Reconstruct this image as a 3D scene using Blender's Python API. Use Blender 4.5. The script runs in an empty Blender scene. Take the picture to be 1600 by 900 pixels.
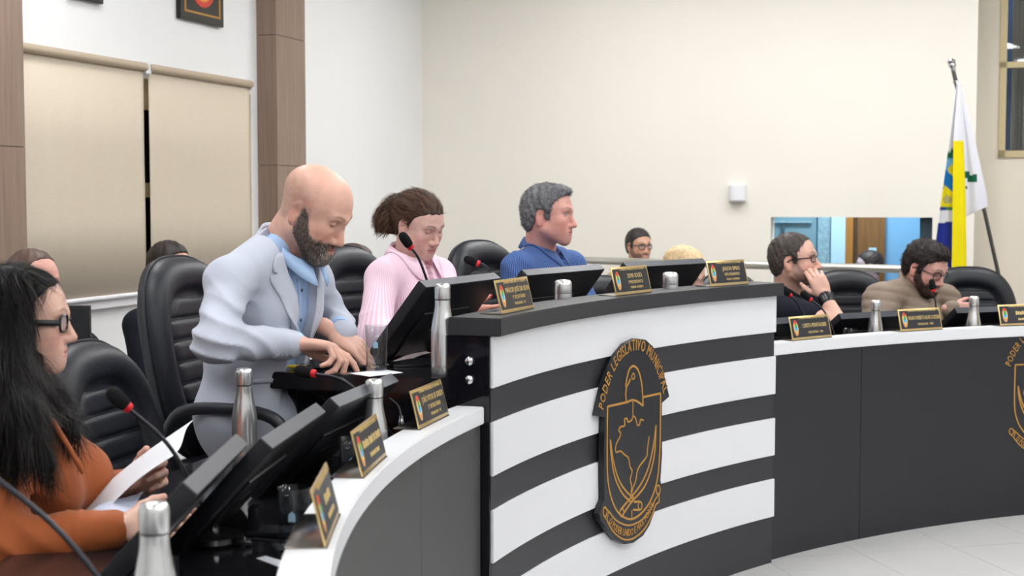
import bpy, bmesh, math, random
import numpy as np
from mathutils import Vector, Matrix

# ------------------------------------------------------------------ camera, world, lights, exposure
SC = bpy.context.scene
COL = SC.collection
FPX = 2222.2                       # focal length in pixels of the 1600 px wide frame (50 mm on 36 mm)
CAMZ = 1.5
PITCH = math.atan(136.0 / FPX)
cam_data = bpy.data.cameras.new('camera')
cam = bpy.data.objects.new('camera', cam_data)
COL.objects.link(cam)
cam_data.sensor_width = 36.0
cam_data.lens = 36.0 * FPX / 1600.0
cam_data.clip_start = 0.05
cam_data.clip_end = 100
cam.location = (0, 0, CAMZ)
cam.rotation_euler = (math.pi / 2 - PITCH, 0, 0)
cam_data.dof.use_dof = True
cam_data.dof.focus_distance = 4.75
cam_data.dof.aperture_fstop = 5.0
SC.camera = cam
SC.view_settings.view_transform = 'Standard'
SC.view_settings.look = 'None'
SC.view_settings.gamma = 1.0
SC.view_settings.exposure = 0.08
SC.view_settings.use_curve_mapping = False
SC.cycles.use_denoising = True
SC.cycles.max_bounces = 8
SC.cycles.transparent_max_bounces = 16
SC.cycles.sample_clamp_indirect = 4.0
world = bpy.data.worlds.new('world')
SC.world = world
world.use_nodes = True
world.node_tree.nodes['Background'].inputs[0].default_value = (0.98, 0.99, 1.0, 1)
world.node_tree.nodes['Background'].inputs[1].default_value = 0.5
LED_STRENGTH = 27.0
CEIL = 3.7

# ------------------------------------------------------------------ geometry of the place
CX, CY = 4.05, 2.66                # centre of the horseshoe of desks
R0 = 4.36                          # inner face of the wings
def P3(r, th, z):
    a = math.radians(th)
    return Vector((CX + r * math.cos(a), CY + r * math.sin(a), z))
def frame_at(r, th, z, turn=0.0):
    """matrix with x to the sitter's right-hand neighbour (falling angle), y outward to the sitter, z up"""
    a = math.radians(th + turn)
    o = P3(r, th, z)
    ex = Vector((math.sin(a), -math.cos(a), 0)); ey = Vector((math.cos(a), math.sin(a), 0))
    return Matrix(((ex.x, ey.x, 0, o.x), (ex.y, ey.y, 0, o.y), (0, 0, 1, o.z), (0, 0, 0, 1)))
def px(u, v, Y):
    """point of the place that lies at distance Y along the room behind a position in the 1600x900 frame"""
    x = (u - 800) / FPX; y = -(v - 450) / FPX
    d = Vector((x, math.cos(PITCH) + y * math.sin(PITCH), -math.sin(PITCH) + y * math.cos(PITCH)))
    d *= Y / d.y
    return Vector((d.x, d.y, d.z + CAMZ))
WD = Vector((0.303, 0.953, 0)).normalized()     # left wall runs along this
WN = Vector((WD.y, -WD.x, 0))                   # into the room
W0 = Vector((-2.27, 7.16, 0))
def wall_t(u, off=0.0):
    k = (u - 800) / FPX / math.cos(PITCH) * 1.0
    o = W0 + WN * off
    return (k * o.y - o.x) / (WD.x - k * WD.y)
def wall_p(t, off, z):
    q = W0 + WD * t + WN * off
    return Vector((q.x, q.y, z))

# ------------------------------------------------------------------ materials
MATS = {}
def node(nt, kind, **kw):
    n = nt.nodes.new(kind)
    for k, v in kw.items():
        if hasattr(n, k) and not k.startswith('i_'):
            setattr(n, k, v)
    return n
def mat(name, col, rough=0.5, metal=0.0, spec=0.5, noise=None, bump=None, coat=0.0, trans=0.0, ior=1.45, emis=None, estr=0.0, attr=None, sheen=0.0):
    """principled material; noise=(scale, amount, stretch xyz) varies the colour, bump=(scale, strength, stretch xyz) gives fine relief"""
    if name in MATS:
        return MATS[name]
    m = bpy.data.materials.new(name); m.use_nodes = True
    nt = m.node_tree; b = nt.nodes['Principled BSDF']
    L = nt.links.new
    b.inputs['Base Color'].default_value = (*col, 1)
    b.inputs['Roughness'].default_value = rough
    b.inputs['Metallic'].default_value = metal
    b.inputs['Specular IOR Level'].default_value = spec
    b.inputs['Coat Weight'].default_value = coat
    b.inputs['Transmission Weight'].default_value = trans
    b.inputs['IOR'].default_value = ior
    b.inputs['Sheen Weight'].default_value = sheen
    if emis:
        b.inputs['Emission Color'].default_value = (*emis, 1)
        b.inputs['Emission Strength'].default_value = estr
    tc = None
    def coords(stretch):
        nonlocal tc
        if tc is None: tc = node(nt, 'ShaderNodeTexCoord')
        mp = node(nt, 'ShaderNodeMapping'); mp.inputs['Scale'].default_value = stretch
        L(tc.outputs['Object'], mp.inputs[0]); return mp.outputs[0]
    base = None
    if attr:
        a = node(nt, 'ShaderNodeAttribute'); a.attribute_name = attr
        base = a.outputs['Color']; L(base, b.inputs['Base Color'])
    if noise:
        sc_, am, st = noise
        n = node(nt, 'ShaderNodeTexNoise'); n.inputs['Scale'].default_value = sc_; n.inputs['Detail'].default_value = 4
        L(coords(st), n.inputs['Vector'])
        mr = node(nt, 'ShaderNodeMapRange'); mr.inputs['To Min'].default_value = 1 - am; mr.inputs['To Max'].default_value = 1 + am
        mr.inputs['From Min'].default_value = 0.25; mr.inputs['From Max'].default_value = 0.75
        L(n.outputs['Fac'], mr.inputs['Value'])
        vm = node(nt, 'ShaderNodeVectorMath', operation='SCALE')
        if base is not None: L(base, vm.inputs[0])
        else: vm.inputs[0].default_value = col
        L(mr.outputs[0], vm.inputs['Scale']); L(vm.outputs[0], b.inputs['Base Color'])
    if bump:
        sc_, am, st = bump
        n = node(nt, 'ShaderNodeTexNoise'); n.inputs['Scale'].default_value = sc_; n.inputs['Detail'].default_value = 3
        L(coords(st), n.inputs['Vector'])
        bp = node(nt, 'ShaderNodeBump'); bp.inputs['Strength'].default_value = am; bp.inputs['Distance'].default_value = 0.004
        L(n.outputs['Fac'], bp.inputs['Height']); L(bp.outputs[0], b.inputs['Normal'])
    MATS[name] = m
    return m
def wood(name, a, b_, scale):
    if name in MATS: return MATS[name]
    m = mat(name, a, 0.45)
    nt = m.node_tree; L = nt.links.new; b = nt.nodes['Principled BSDF']
    tc = node(nt, 'ShaderNodeTexCoord'); mp = node(nt, 'ShaderNodeMapping'); mp.inputs['Scale'].default_value = scale
    L(tc.outputs['Object'], mp.inputs[0])
    n = node(nt, 'ShaderNodeTexNoise'); n.inputs['Scale'].default_value = 6; n.inputs['Detail'].default_value = 8; n.inputs['Roughness'].default_value = 0.65
    L(mp.outputs[0], n.inputs['Vector'])
    cr = node(nt, 'ShaderNodeValToRGB'); cr.color_ramp.elements[0].position = 0.3; cr.color_ramp.elements[1].position = 0.7
    cr.color_ramp.elements[0].color = (*b_, 1); cr.color_ramp.elements[1].color = (*a, 1)
    L(n.outputs['Fac'], cr.inputs[0]); L(cr.outputs[0], b.inputs['Base Color'])
    return m
def stripes(name, a, b_, freq, duty, rough=0.75, spread=0.15):
    """cloth with fine stripes that follow the garment (attribute 'wrap', metres round the body)"""
    if name in MATS: return MATS[name]
    m = mat(name, a, rough, spec=0.25, bump=(260, 0.15, (1, 1, 1)))
    nt = m.node_tree; L = nt.links.new; b = nt.nodes['Principled BSDF']
    at = node(nt, 'ShaderNodeAttribute'); at.attribute_name = 'wrap'
    mu = node(nt, 'ShaderNodeMath', operation='MULTIPLY'); mu.inputs[1].default_value = freq * 2 * math.pi
    L(at.outputs['Fac'], mu.inputs[0])
    si = node(nt, 'ShaderNodeMath', operation='SINE'); L(mu.outputs[0], si.inputs[0])
    mr = node(nt, 'ShaderNodeMapRange'); mr.inputs['From Min'].default_value = duty - spread; mr.inputs['From Max'].default_value = duty + spread
    L(si.outputs[0], mr.inputs['Value'])
    mx = node(nt, 'ShaderNodeMix', data_type='RGBA')
    mx.inputs[6].default_value = (*a, 1); mx.inputs[7].default_value = (*b_, 1)
    L(mr.outputs[0], mx.inputs[0]); L(mx.outputs[2], b.inputs['Base Color'])
    return m
def srgb(r, g, b):
    f = lambda c: (c / 255 / 12.92) if c / 255 <= 0.04045 else ((c / 255 + 0.055) / 1.055) ** 2.4
    return (f(r), f(g), f(b))

M_white_wall = mat('white_paint', srgb(243, 243, 243), 0.8, spec=0.2, noise=(1.2, 0.015, (1, 1, 1)), bump=(90, 0.05, (1, 1, 1)))
M_cream_wall = mat('cream_paint', srgb(243, 238, 228), 0.8, spec=0.2, noise=(1.2, 0.015, (1, 1, 1)), bump=(90, 0.05, (1, 1, 1)))
M_ceiling = mat('ceiling_paint', srgb(240, 240, 238), 0.9, spec=0.1)
M_tile = mat('floor_tile', srgb(206, 205, 204), 0.22, spec=0.5, noise=(3, 0.03, (1, 1, 1)))
M_grout = mat('grout', srgb(120, 118, 116), 0.9)
M_pillar = wood('pillar_wood', srgb(152, 129, 113), srgb(131, 109, 95), (7, 7, 0.35))
M_blind = mat('blind_fabric', srgb(213, 200, 181), 0.85, spec=0.15, noise=(30, 0.035, (1, 1, 9)), bump=(60, 0.25, (1, 1, 9)))
M_beige_metal = mat('beige_metal', srgb(196, 180, 140), 0.5)
M_blind_tube = mat('blind_tube', srgb(182, 165, 143), 0.45)
M_white_plastic = mat('white_plastic', srgb(240, 240, 244), 0.45)
M_night_glass = mat('night_glass', (0.006, 0.006, 0.008), 0.08)
M_black_lam = mat('black_laminate', srgb(32, 33, 38), 0.38, spec=0.45, noise=(60, 0.08, (1, 1, 1)), bump=(220, 0.06, (1, 1, 1)))
M_char_lam = mat('charcoal_laminate', srgb(46, 46, 50), 0.42, spec=0.45, noise=(80, 0.08, (1, 1, 1)), bump=(220, 0.06, (1, 1, 1)))
M_lit_lam = mat('lit_laminate', srgb(70, 70, 70), 0.42, spec=0.45, noise=(80, 0.08, (1, 1, 1)), bump=(220, 0.06, (1, 1, 1)))  # dark laminate made lighter, the light on the left front put into colour
M_gloss_black = mat('gloss_black', (0.006, 0.006, 0.009), 0.06, spec=0.6)
M_desk_black = mat('desk_black', (0.011, 0.011, 0.014), 0.12, spec=0.55, noise=(30, 0.1, (1, 1, 1)))
M_white_lam = mat('white_laminate', srgb(228, 229, 232), 0.3, spec=0.5, noise=(2.5, 0.012, (1, 1, 1)))
M_gold_paint = mat('gold_paint', srgb(186, 138, 66), 0.45, metal=0.25)
M_gold_metal = mat('gold_metal', srgb(226, 198, 140), 0.28, metal=0.9)
M_brass_foot = mat('brass_foot', srgb(128, 122, 116), 0.16, metal=1.0)
M_plate_black = mat('plate_black', (0.022, 0.022, 0.026), 0.3)
M_letter = mat('plate_lettering', srgb(224, 196, 132), 0.4, metal=0.35)
M_steel = mat('brushed_steel', srgb(222, 222, 222), 0.25, metal=0.86, noise=(14, 0.06, (60, 60, 0.5)))
M_chrome = mat('chrome', srgb(225, 225, 228), 0.1, metal=1.0)
M_rail_steel = mat('rail_steel', srgb(214, 212, 206), 0.28, metal=0.9)
M_monitor = mat('monitor_plastic', srgb(19, 20, 25), 0.42, spec=0.5, bump=(300, 0.08, (1, 1, 1)))
M_monitor_edge = mat('monitor_edge', srgb(52, 55, 64), 0.35, spec=0.6)
M_screen = mat('dark_screen', (0.008, 0.009, 0.012), 0.07, spec=0.6)
M_foam = mat('mic_foam', (0.012, 0.012, 0.013), 0.95, spec=0.1, bump=(700, 0.6, (1, 1, 1)))
M_mic_red = mat('mic_red_ring', srgb(205, 30, 40), 0.4)
M_mic_stem = mat('mic_stem', srgb(52, 52, 58), 0.35, metal=0.6)
M_mic_base = mat('mic_base', (0.01, 0.01, 0.011), 0.3)
M_leather = mat('black_leather', srgb(27, 29, 36), 0.42, spec=0.45, noise=(9, 0.12, (1, 1, 1)), bump=(190, 0.25, (1, 1, 1)))
M_chair_plastic = mat('chair_plastic', srgb(40, 42, 48), 0.4)
M_paper = mat('paper', srgb(236, 238, 244), 0.7)
def clear(name, tint, ior, rough=0.02):
    """thin clear glass: mostly see-through, reflecting more towards grazing angles"""
    m = bpy.data.materials.new(name); m.use_nodes = True; nt = m.node_tree; L = nt.links.new
    nt.nodes.remove(nt.nodes['Principled BSDF'])
    tr = node(nt, 'ShaderNodeBsdfTransparent'); tr.inputs[0].default_value = (*tint, 1)
    gl = node(nt, 'ShaderNodeBsdfGlossy'); gl.inputs['Roughness'].default_value = rough
    lw = node(nt, 'ShaderNodeLayerWeight'); lw.inputs['Blend'].default_value = 0.5
    pw = node(nt, 'ShaderNodeMath', operation='POWER'); pw.inputs[1].default_value = 3.0; L(lw.outputs['Facing'], pw.inputs[0])
    fr = node(nt, 'ShaderNodeMath', operation='MULTIPLY_ADD'); fr.inputs[1].default_value = 0.9; fr.inputs[2].default_value = ((ior - 1) / (ior + 1)) ** 2; L(pw.outputs[0], fr.inputs[0])
    mx = node(nt, 'ShaderNodeMixShader')
    L(fr.outputs[0], mx.inputs[0]); L(tr.outputs[0], mx.inputs[1]); L(gl.outputs[0], mx.inputs[2]); L(mx.outputs[0], nt.nodes['Material Output'].inputs[0])
    MATS[name] = m
    return m
M_glass = clear('clear_glass', (.93, .95, .96), 1.55)
M_water = mat('water', (0.95, 0.98, 1), 0.0, trans=1.0, ior=1.33)
M_pane = clear('window_pane', (.93, .96, .98), 1.45)
M_phone = mat('phone_black', (0.012, 0.012, 0.014), 0.18)
M_yellow = mat('yellow_plastic', srgb(228, 200, 60), 0.4)
M_brown_door = wood('door_wood', srgb(128, 92, 52), srgb(96, 66, 34), (9, 9, 0.5))
M_door_dark = wood('door_dark', srgb(78, 58, 38), srgb(58, 42, 26), (9, 9, 0.5))
M_blue_wall = mat('blue_wall', srgb(112, 164, 206), 0.8)
M_pale_blue = mat('pale_blue_wall', srgb(170, 205, 226), 0.8)
M_teal_grey = mat('teal_grey', srgb(104, 138, 152), 0.7)
M_teal_frost = mat('teal_frost', srgb(126, 158, 172), 0.6, noise=(40, 0.3, (1, 1, 1)))
M_teal_dark = mat('teal_dark', srgb(52, 74, 86), 0.6)
M_curtain_grey = mat('curtain_grey', srgb(178, 170, 160), 0.85)
M_curtain_blue = mat('curtain_blue', srgb(118, 152, 196), 0.85)
M_emit = mat('led_diffuser', (1, 1, 1), 0.6, emis=(0.99, 0.995, 1.0), estr=LED_STRENGTH)
M_picture_black = mat('picture_black', (0.014, 0.013, 0.012), 0.25)
M_red = mat('crest_red', srgb(206, 62, 44), 0.5)
M_orange = mat('crest_orange', srgb(232, 150, 60), 0.5)
M_green = mat('crest_green', srgb(60, 150, 80), 0.5)
M_cblue = mat('crest_blue', srgb(70, 165, 220), 0.5)
M_cyellow = mat('crest_yellow', srgb(238, 206, 90), 0.5)
M_vcol = mat('painted_cloth', (0.8, 0.8, 0.8), 0.8, spec=0.2, attr='Col')
M_strand = mat('hair_strand', (.1, .1, .1), 0.5, spec=0.2, attr='Col')
M_skin = mat('skin', (0.8, 0.6, 0.5), 0.42, spec=0.4, attr='Col', noise=(120, 0.05, (1, 1, 1)), bump=(260, 0.1, (1, 1, 1)))

# ------------------------------------------------------------------ mesh helpers
def link_mesh(name, verts, faces, m, parent=None, smooth=False, loc=None):
    me = bpy.data.meshes.new(name)
    me.from_pydata([tuple(v) for v in verts], [], [tuple(f) for f in faces])
    me.update()
    o = bpy.data.objects.new(name, me); COL.objects.link(o)
    if m is not None: me.materials.append(m)
    if smooth: me.polygons.foreach_set('use_smooth', [True] * len(me.polygons))
    if parent is not None: o.parent = parent
    if loc is not None: o.location = loc
    return o
def bm_obj(name, bm, m, parent=None, smooth=False, matrix=None):
    bmesh.ops.recalc_face_normals(bm, faces=bm.faces)
    me = bpy.data.meshes.new(name); bm.to_mesh(me); bm.free()
    o = bpy.data.objects.new(name, me); COL.objects.link(o)
    if m is not None: me.materials.append(m)
    if smooth: me.polygons.foreach_set('use_smooth', [True] * len(me.polygons))
    if parent is not None: o.parent = parent
    if matrix is not None: o.matrix_local = matrix
    return o
def auto_smooth(o, deg=35):
    me = o.data
    me.polygons.foreach_set('use_smooth', [True] * len(me.polygons))
    try: me.set_sharp_from_angle(angle=math.radians(deg))
    except Exception: pass
    return o
def empty(name, matrix, label, cat, group=None):
    o = bpy.data.objects.new(name, None); COL.objects.link(o)
    o.empty_display_size = 0.1
    o.matrix_world = matrix if isinstance(matrix, Matrix) else Matrix.Translation(Vector(matrix))
    return tag(o, label, cat, group)
def tag(o, label=None, cat=None, group=None, kind=None):
    if label: o['label'] = label
    if cat: o['category'] = cat
    if group: o['group'] = group
    if kind: o['kind'] = kind
    return o
def box(bm, x0, x1, y0, y1, z0, z1, bev=0.0, seg=2, M=None):
    r = bmesh.ops.create_cube(bm, size=1.0)
    vs = r['verts']
    bmesh.ops.scale(bm, vec=(x1 - x0, y1 - y0, z1 - z0), verts=vs)
    bmesh.ops.translate(bm, vec=((x0 + x1) / 2, (y0 + y1) / 2, (z0 + z1) / 2), verts=vs)
    if bev > 0:
        es = list({e for v in vs for e in v.link_edges})
        rb = bmesh.ops.bevel(bm, geom=es, offset=bev, segments=seg, profile=0.6, affect='EDGES')
        vs = list({v for f in rb['faces'] for v in f.verts} | {v for v in vs if v.is_valid})
    if M is not None:
        bmesh.ops.transform(bm, matrix=M, verts=[v for v in vs if v.is_valid])
    return vs
def box_obj(name, dims, m, parent=None, bev=0.0, matrix=None, seg=2):
    bm = bmesh.new(); box(bm, *dims, bev=bev, seg=seg)
    return auto_smooth(bm_obj(name, bm, m, parent, matrix=matrix))
def lathe(name, prof, m, parent=None, n=28, matrix=None, smooth_deg=40):
    """prof: list of (radius, z)"""
    vs, fs = [], []
    k = len(prof)
    for i in range(n):
        a = 2 * math.pi * i / n
        for r, z in prof: vs.append((r * math.cos(a), r * math.sin(a), z))
    for i in range(n):
        j = (i + 1) % n
        for q in range(k - 1):
            fs.append((i * k + q, j * k + q, j * k + q + 1, i * k + q + 1))
    bm = bmesh.new()
    bv = [bm.verts.new(v) for v in vs]
    for f in fs:
        try: bm.faces.new([bv[q] for q in f])
        except ValueError: pass
    bmesh.ops.remove_doubles(bm, verts=bm.verts, dist=1e-6)
    return auto_smooth(bm_obj(name, bm, m, parent, matrix=matrix), smooth_deg)
def tube_geo(pts, rad, n=10, closed=False, cap=True):
    pts = [Vector(p) for p in pts]
    k = len(pts); vs, fs = [], []
    up = Vector((0, 0, 1)); prev = None
    for i, p in enumerate(pts):
        if closed: t = pts[(i + 1) % k] - pts[i - 1]
        else: t = pts[min(i + 1, k - 1)] - pts[max(i - 1, 0)]
        t.normalize()
        if prev is None:
            a = t.cross(up)
            if a.length < 1e-3: a = t.cross(Vector((1, 0, 0)))
            a.normalize()
        else:
            a = prev - t * prev.dot(t)
            if a.length < 1e-4: a = t.cross(up)
            a.normalize()
        prev = a; b = t.cross(a)
        r = rad[i] if isinstance(rad, (list, tuple)) else rad
        for j in range(n):
            w = 2 * math.pi * j / n
            vs.append(p + a * (r * math.cos(w)) + b * (r * math.sin(w)))
    for i in range(k if closed else k - 1):
        i2 = (i + 1) % k
        for j in range(n):
            j2 = (j + 1) % n
            fs.append((i * n + j, i * n + j2, i2 * n + j2, i2 * n + j))
    if cap and not closed:
        fs.append(tuple(range(n - 1, -1, -1))); fs.append(tuple((k - 1) * n + j for j in range(n)))
    return vs, fs
def tube(name, pts, rad, m, parent=None, n=10, closed=False, loc=None):
    vs, fs = tube_geo(pts, rad, n, closed)
    return auto_smooth(link_mesh(name, vs, fs, m, parent, True, loc), 50)
def smooth_path(pts, n=6):
    """Catmull-Rom through the points"""
    P = [Vector(p) for p in pts]
    P = [P[0] * 2 - P[1]] + P + [P[-1] * 2 - P[-2]]
    out = []
    for i in range(1, len(P) - 2):
        for j in range(n):
            t = j / n
            a, b, c, d = P[i - 1], P[i], P[i + 1], P[i + 2]
            out.append(0.5 * ((2 * b) + (c - a) * t + (2 * a - 5 * b + 4 * c - d) * t * t + (3 * b - a - 3 * c + d) * t ** 3))
    out.append(P[-2])
    return out
def arc_sweep(name, prof, th0, th1, m, parent=None, step=1.0, bev=0.0):
    """closed profile of (r, z) swept round the centre of the horseshoe"""
    n = max(2, int(abs(th1 - th0) / step) + 1)
    bm = bmesh.new(); rings = []
    for i in range(n + 1):
        th = th0 + (th1 - th0) * i / n
        rings.append([bm.verts.new(P3(r, th, z)) for r, z in prof])
    k = len(prof)
    for i in range(n):
        for j in range(k):
            j2 = (j + 1) % k
            bm.faces.new((rings[i][j], rings[i + 1][j], rings[i + 1][j2], rings[i][j2]))
    bm.faces.new(rings[0]); bm.faces.new(list(reversed(rings[-1])))
    if bev > 0:
        bmesh.ops.recalc_face_normals(bm, faces=bm.faces)
        es = [e for e in bm.edges if len(e.link_faces) == 2 and e.calc_face_angle(0) > 0.5]
        bmesh.ops.bevel(bm, geom=es, offset=bev, segments=2, affect='EDGES')
    return auto_smooth(bm_obj(name, bm, m, parent), 30)
def rect_prof(r0, r1, z0, z1):
    return [(r0, z0), (r1, z0), (r1, z1), (r0, z1)]
def quad_wall(name, pts, m, kind='structure', thick=None, parent=None):
    vs = [Vector(p) for p in pts]
    if thick is None: return tag(link_mesh(name, vs, [tuple(range(len(vs)))], m, parent), kind=kind)
    n = (vs[1] - vs[0]).cross(vs[2] - vs[0]).normalized() * thick
    k = len(vs); a = vs + [v + n for v in vs]
    fs = [tuple(range(k)), tuple(range(2 * k - 1, k - 1, -1))] + [(i, (i + 1) % k, (i + 1) % k + k, i + k) for i in range(k)]
    bm = bmesh.new(); bv = [bm.verts.new(v) for v in a]
    for f in fs: bm.faces.new([bv[i] for i in f])
    return tag(bm_obj(name, bm, m, parent), kind=kind)
# lettering -------------------------------------------------------------------------------------
_GL = {}
def glyph(ch):
    """(verts, faces, advance) of a character at height 1"""
    if ch in _GL: return _GL[ch]
    cu = bpy.data.curves.new('glyph', 'FONT'); cu.body = ch; cu.resolution_u = 2; cu.fill_mode = 'FRONT'
    ob = bpy.data.objects.new('glyph', cu); COL.objects.link(ob)
    dg = bpy.context.evaluated_depsgraph_get()
    me = ob.evaluated_get(dg).to_mesh()
    vs = [(v.co.x, v.co.y) for v in me.vertices]; fs = [tuple(p.vertices) for p in me.polygons]
    ob.evaluated_get(dg).to_mesh_clear()
    bpy.data.objects.remove(ob); bpy.data.curves.remove(cu)
    adv = (max(v[0] for v in vs) + 0.07) if vs else 0.32
    _GL[ch] = (vs, fs, adv)
    return _GL[ch]
def text_geo(text, height, width=None, bold=0.0):
    """flat lettering centred on 0: list of (x, y) and faces"""
    V, Fc = [], []; x = 0.0
    if text.startswith('#'):                 # too blurred to read in the photograph: worn strokes, no letters
        for n in text[1:].split():
            for k in range(int(n)):
                b = len(V); V += [(x, 0.05 * (k % 2)), (x + .42, 0.05 * (k % 2)), (x + .42, .72 - .06 * (k % 3)), (x, .72 - .06 * (k % 3))]; Fc.append((b, b + 1, b + 2, b + 3)); x += .56
            x += .3
        text = ''
    for ch in text:
        if ch == ' ': x += 0.3; continue
        vs, fs, adv = glyph(ch); b = len(V)
        V += [(x + a, c) for a, c in vs]; Fc += [tuple(i + b for i in f) for f in fs]; x += adv
    s = height / 0.72
    sx = s if width is None else min(width / x, s * 1.25)
    return [((a - x / 2) * sx, c * s) for a, c in V], Fc
def text_on_path(text, pts, height):
    """lettering that follows a 2-D path, filling its length"""
    P = [Vector((p[0], p[1], 0)) for p in pts]
    cum = [0.0]
    for i in range(1, len(P)): cum.append(cum[-1] + (P[i] - P[i - 1]).length)
    s = height / 0.72
    adv = [0.3 if c == ' ' else glyph(c)[2] for c in text]
    tot = sum(adv); sx = cum[-1] / tot
    V, Fc = [], []; x = 0.0
    for c, a in zip(text, adv):
        mid = (x + a / 2) * sx; x += a
        if c == ' ': continue
        i = max(0, min(len(P) - 2, int(np.searchsorted(cum, mid) - 1)))
        t = (mid - cum[i]) / max(1e-9, cum[i + 1] - cum[i])
        o = P[i].lerp(P[i + 1], t); d = (P[i + 1] - P[i]).normalized(); nrm = Vector((-d.y, d.x, 0))
        vs, fs, _ = glyph(c); b = len(V)
        for gx, gy in vs:
            q = o + d * ((gx - a / 2) * min(sx, s * 1.15)) + nrm * (gy * s)
            V.append((q.x, q.y))
        Fc += [tuple(j + b for j in f) for f in fs]
    return V, Fc
def extrude_flat(V, Fc, depth, put):
    """raised lettering: flat faces lifted by depth with side walls; put(x, y, d) -> 3-D point"""
    bm = bmesh.new()
    bv = [bm.verts.new((x, y, 0)) for x, y in V]
    for f in Fc:
        try: bm.faces.new([bv[i] for i in f])
        except ValueError: pass
    bmesh.ops.remove_doubles(bm, verts=bm.verts, dist=1e-6)
    r = bmesh.ops.extrude_face_region(bm, geom=bm.faces[:])
    for g in r['geom']:
        if isinstance(g, bmesh.types.BMVert): g.co.z = depth
    for v in bm.verts: v.co = put(v.co.x, v.co.y, v.co.z)
    return bm
def ribbon_geo(pts, w, closed=False):
    """flat stroke of width w along a 2-D polyline"""
    P = [Vector((p[0], p[1], 0)) for p in pts]; k = len(P); V, Fc = [], []
    for i in range(k):
        if closed: t = P[(i + 1) % k] - P[i - 1]
        else: t = P[min(i + 1, k - 1)] - P[max(i - 1, 0)]
        t.normalize(); n = Vector((-t.y, t.x, 0)) * (w / 2)
        V += [(P[i].x + n.x, P[i].y + n.y), (P[i].x - n.x, P[i].y - n.y)]
    for i in range(k if closed else k - 1):
        j = (i + 1) % k
        Fc.append((2 * i, 2 * i + 1, 2 * j + 1, 2 * j))
    return V, Fc
def merge_flat(parts):
    V, Fc = [], []
    for v, f in parts:
        b = len(V); V += v; Fc += [tuple(i + b for i in q) for q in f]
    return V, Fc

# ------------------------------------------------------------------ the room
tc = wall_t(661)
K = wall_p(tc, 0, 0)                              # corner of the left and back wall
def BW(s, d, z):
    q = K + WN * s + WD * d
    return Vector((q.x, q.y, z))
def bw_s(u, d=0.0):
    k = (u - 800) / FPX / math.cos(PITCH)
    o = K + WD * d
    return (k * o.y - o.x) / (WN.x - k * WN.y)
def hexa(bm, f, a0, a1, b0, b1, z0, z1):
    """box in a wall frame: f(a, b, z) gives the point"""
    v = [bm.verts.new(f(a, b, z)) for z in (z0, z1) for a, b in ((a0, b0), (a1, b0), (a1, b1), (a0, b1))]
    for q in ((0, 1, 2, 3), (7, 6, 5, 4), (0, 4, 5, 1), (1, 5, 6, 2), (2, 6, 7, 3), (3, 7, 4, 0)): bm.faces.new([v[i] for i in q])
def hexa_obj(name, f, dims, m, parent=None, bev=0.0):
    bm = bmesh.new(); hexa(bm, f, *dims)
    if bev:
        bmesh.ops.recalc_face_normals(bm, faces=bm.faces)
        bmesh.ops.bevel(bm, geom=bm.edges[:], offset=bev, segments=2, affect='EDGES')
    return bm_obj(name, bm, m, parent)
BWf = lambda a, b, z: BW(a, b, z)
LWf = lambda a, b, z: wall_p(a, b, z)

floor = tag(box_obj('floor', (-6, 11, -2.6, 16, -0.08, -0.004), M_grout), kind='structure')
ang = math.radians(13.5)
TX = Vector((math.cos(ang), math.sin(ang), 0)); TY = Vector((-math.sin(ang), math.cos(ang), 0))
tile_mesh = None; T0 = Vector((1.449, 6.139, 0)); TW, TL = 0.44, 0.88
CR = Vector((1.237, 5.926, 0))
off_y = (CR - T0).dot(TY)
for i in range(-6, 13):
    for j in range(-6, 4):
        c = T0 + TX * ((i + 0.5) * TW) + TY * (off_y + (j + 0.5) * TL)
        rr = (Vector((c.x - CX, c.y - CY, 0))).length
        if rr > R0 + 0.55 or c.y < 2.2: continue
        if tile_mesh is None:
            bm = bmesh.new(); box(bm, -TW / 2 + 0.0012, TW / 2 - 0.0012, -TL / 2 + 0.0012, TL / 2 - 0.0012, -0.004, 0.0)
            t = bm_obj('tile', bm, M_tile, floor); tile_mesh = t.data
        else:
            t = bpy.data.objects.new('tile', tile_mesh); COL.objects.link(t); t.parent = floor
        t.matrix_local = Matrix.Translation(c) @ Matrix.Rotation(ang, 4, 'Z')
tag(arc_sweep('floor_platform', rect_prof(4.5, 6.7, -0.002, 0.205), 161.5, 133.0, M_char_lam), kind='structure')
tag(box_obj('ceiling', (-6, 11, -2.6, 16, CEIL, CEIL + 0.1), M_ceiling), kind='structure')

# the sides of the chamber behind the viewer
tag(box_obj('wall_front', (-6, 11, -2.6, -2.5, -0.004, CEIL), M_white_wall), kind='structure')
tag(box_obj('wall_east', (10.9, 11, -2.5, 8.0, -0.004, CEIL), M_white_wall), kind='structure')

# left wall with the window, pillars
wl = bmesh.new()
hexa(wl, LWf, -10.2, tc, -0.2, 0.0, -0.004, CEIL)
tag(bm_obj('wall_left', wl, M_white_wall), kind='structure')
def pillar(name, t0, t1, dep, zs):
    root = tag(hexa_obj(name, LWf, (t0 + .004, t1 - .004, 0.0, dep - .004, 0, CEIL - .002), M_door_dark), kind='structure')
    z = 0.0
    for z1 in zs + [CEIL - .002]:
        hexa_obj('panel', LWf, (t0, t1, dep - .004, dep, z + .002, z1 - .002), M_pillar, root)          # face along the wall
        hexa_obj('panel', LWf, (t0 - .004, t0, 0.0, dep + .0, z + .002, z1 - .002), M_pillar, root)     # face to the viewer
        z = z1
    return root
pd = 0.14
p2a = wall_t(436, pd); p2b = wall_t(480, pd)
zseam = [px(436, 258, wall_p(p2a, pd, 0).y).z, px(436, 54, wall_p(p2a, pd, 0).y).z]
pillar('trim_1', p2a, p2b, pd, [0.72, zseam[0], zseam[1]])
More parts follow.
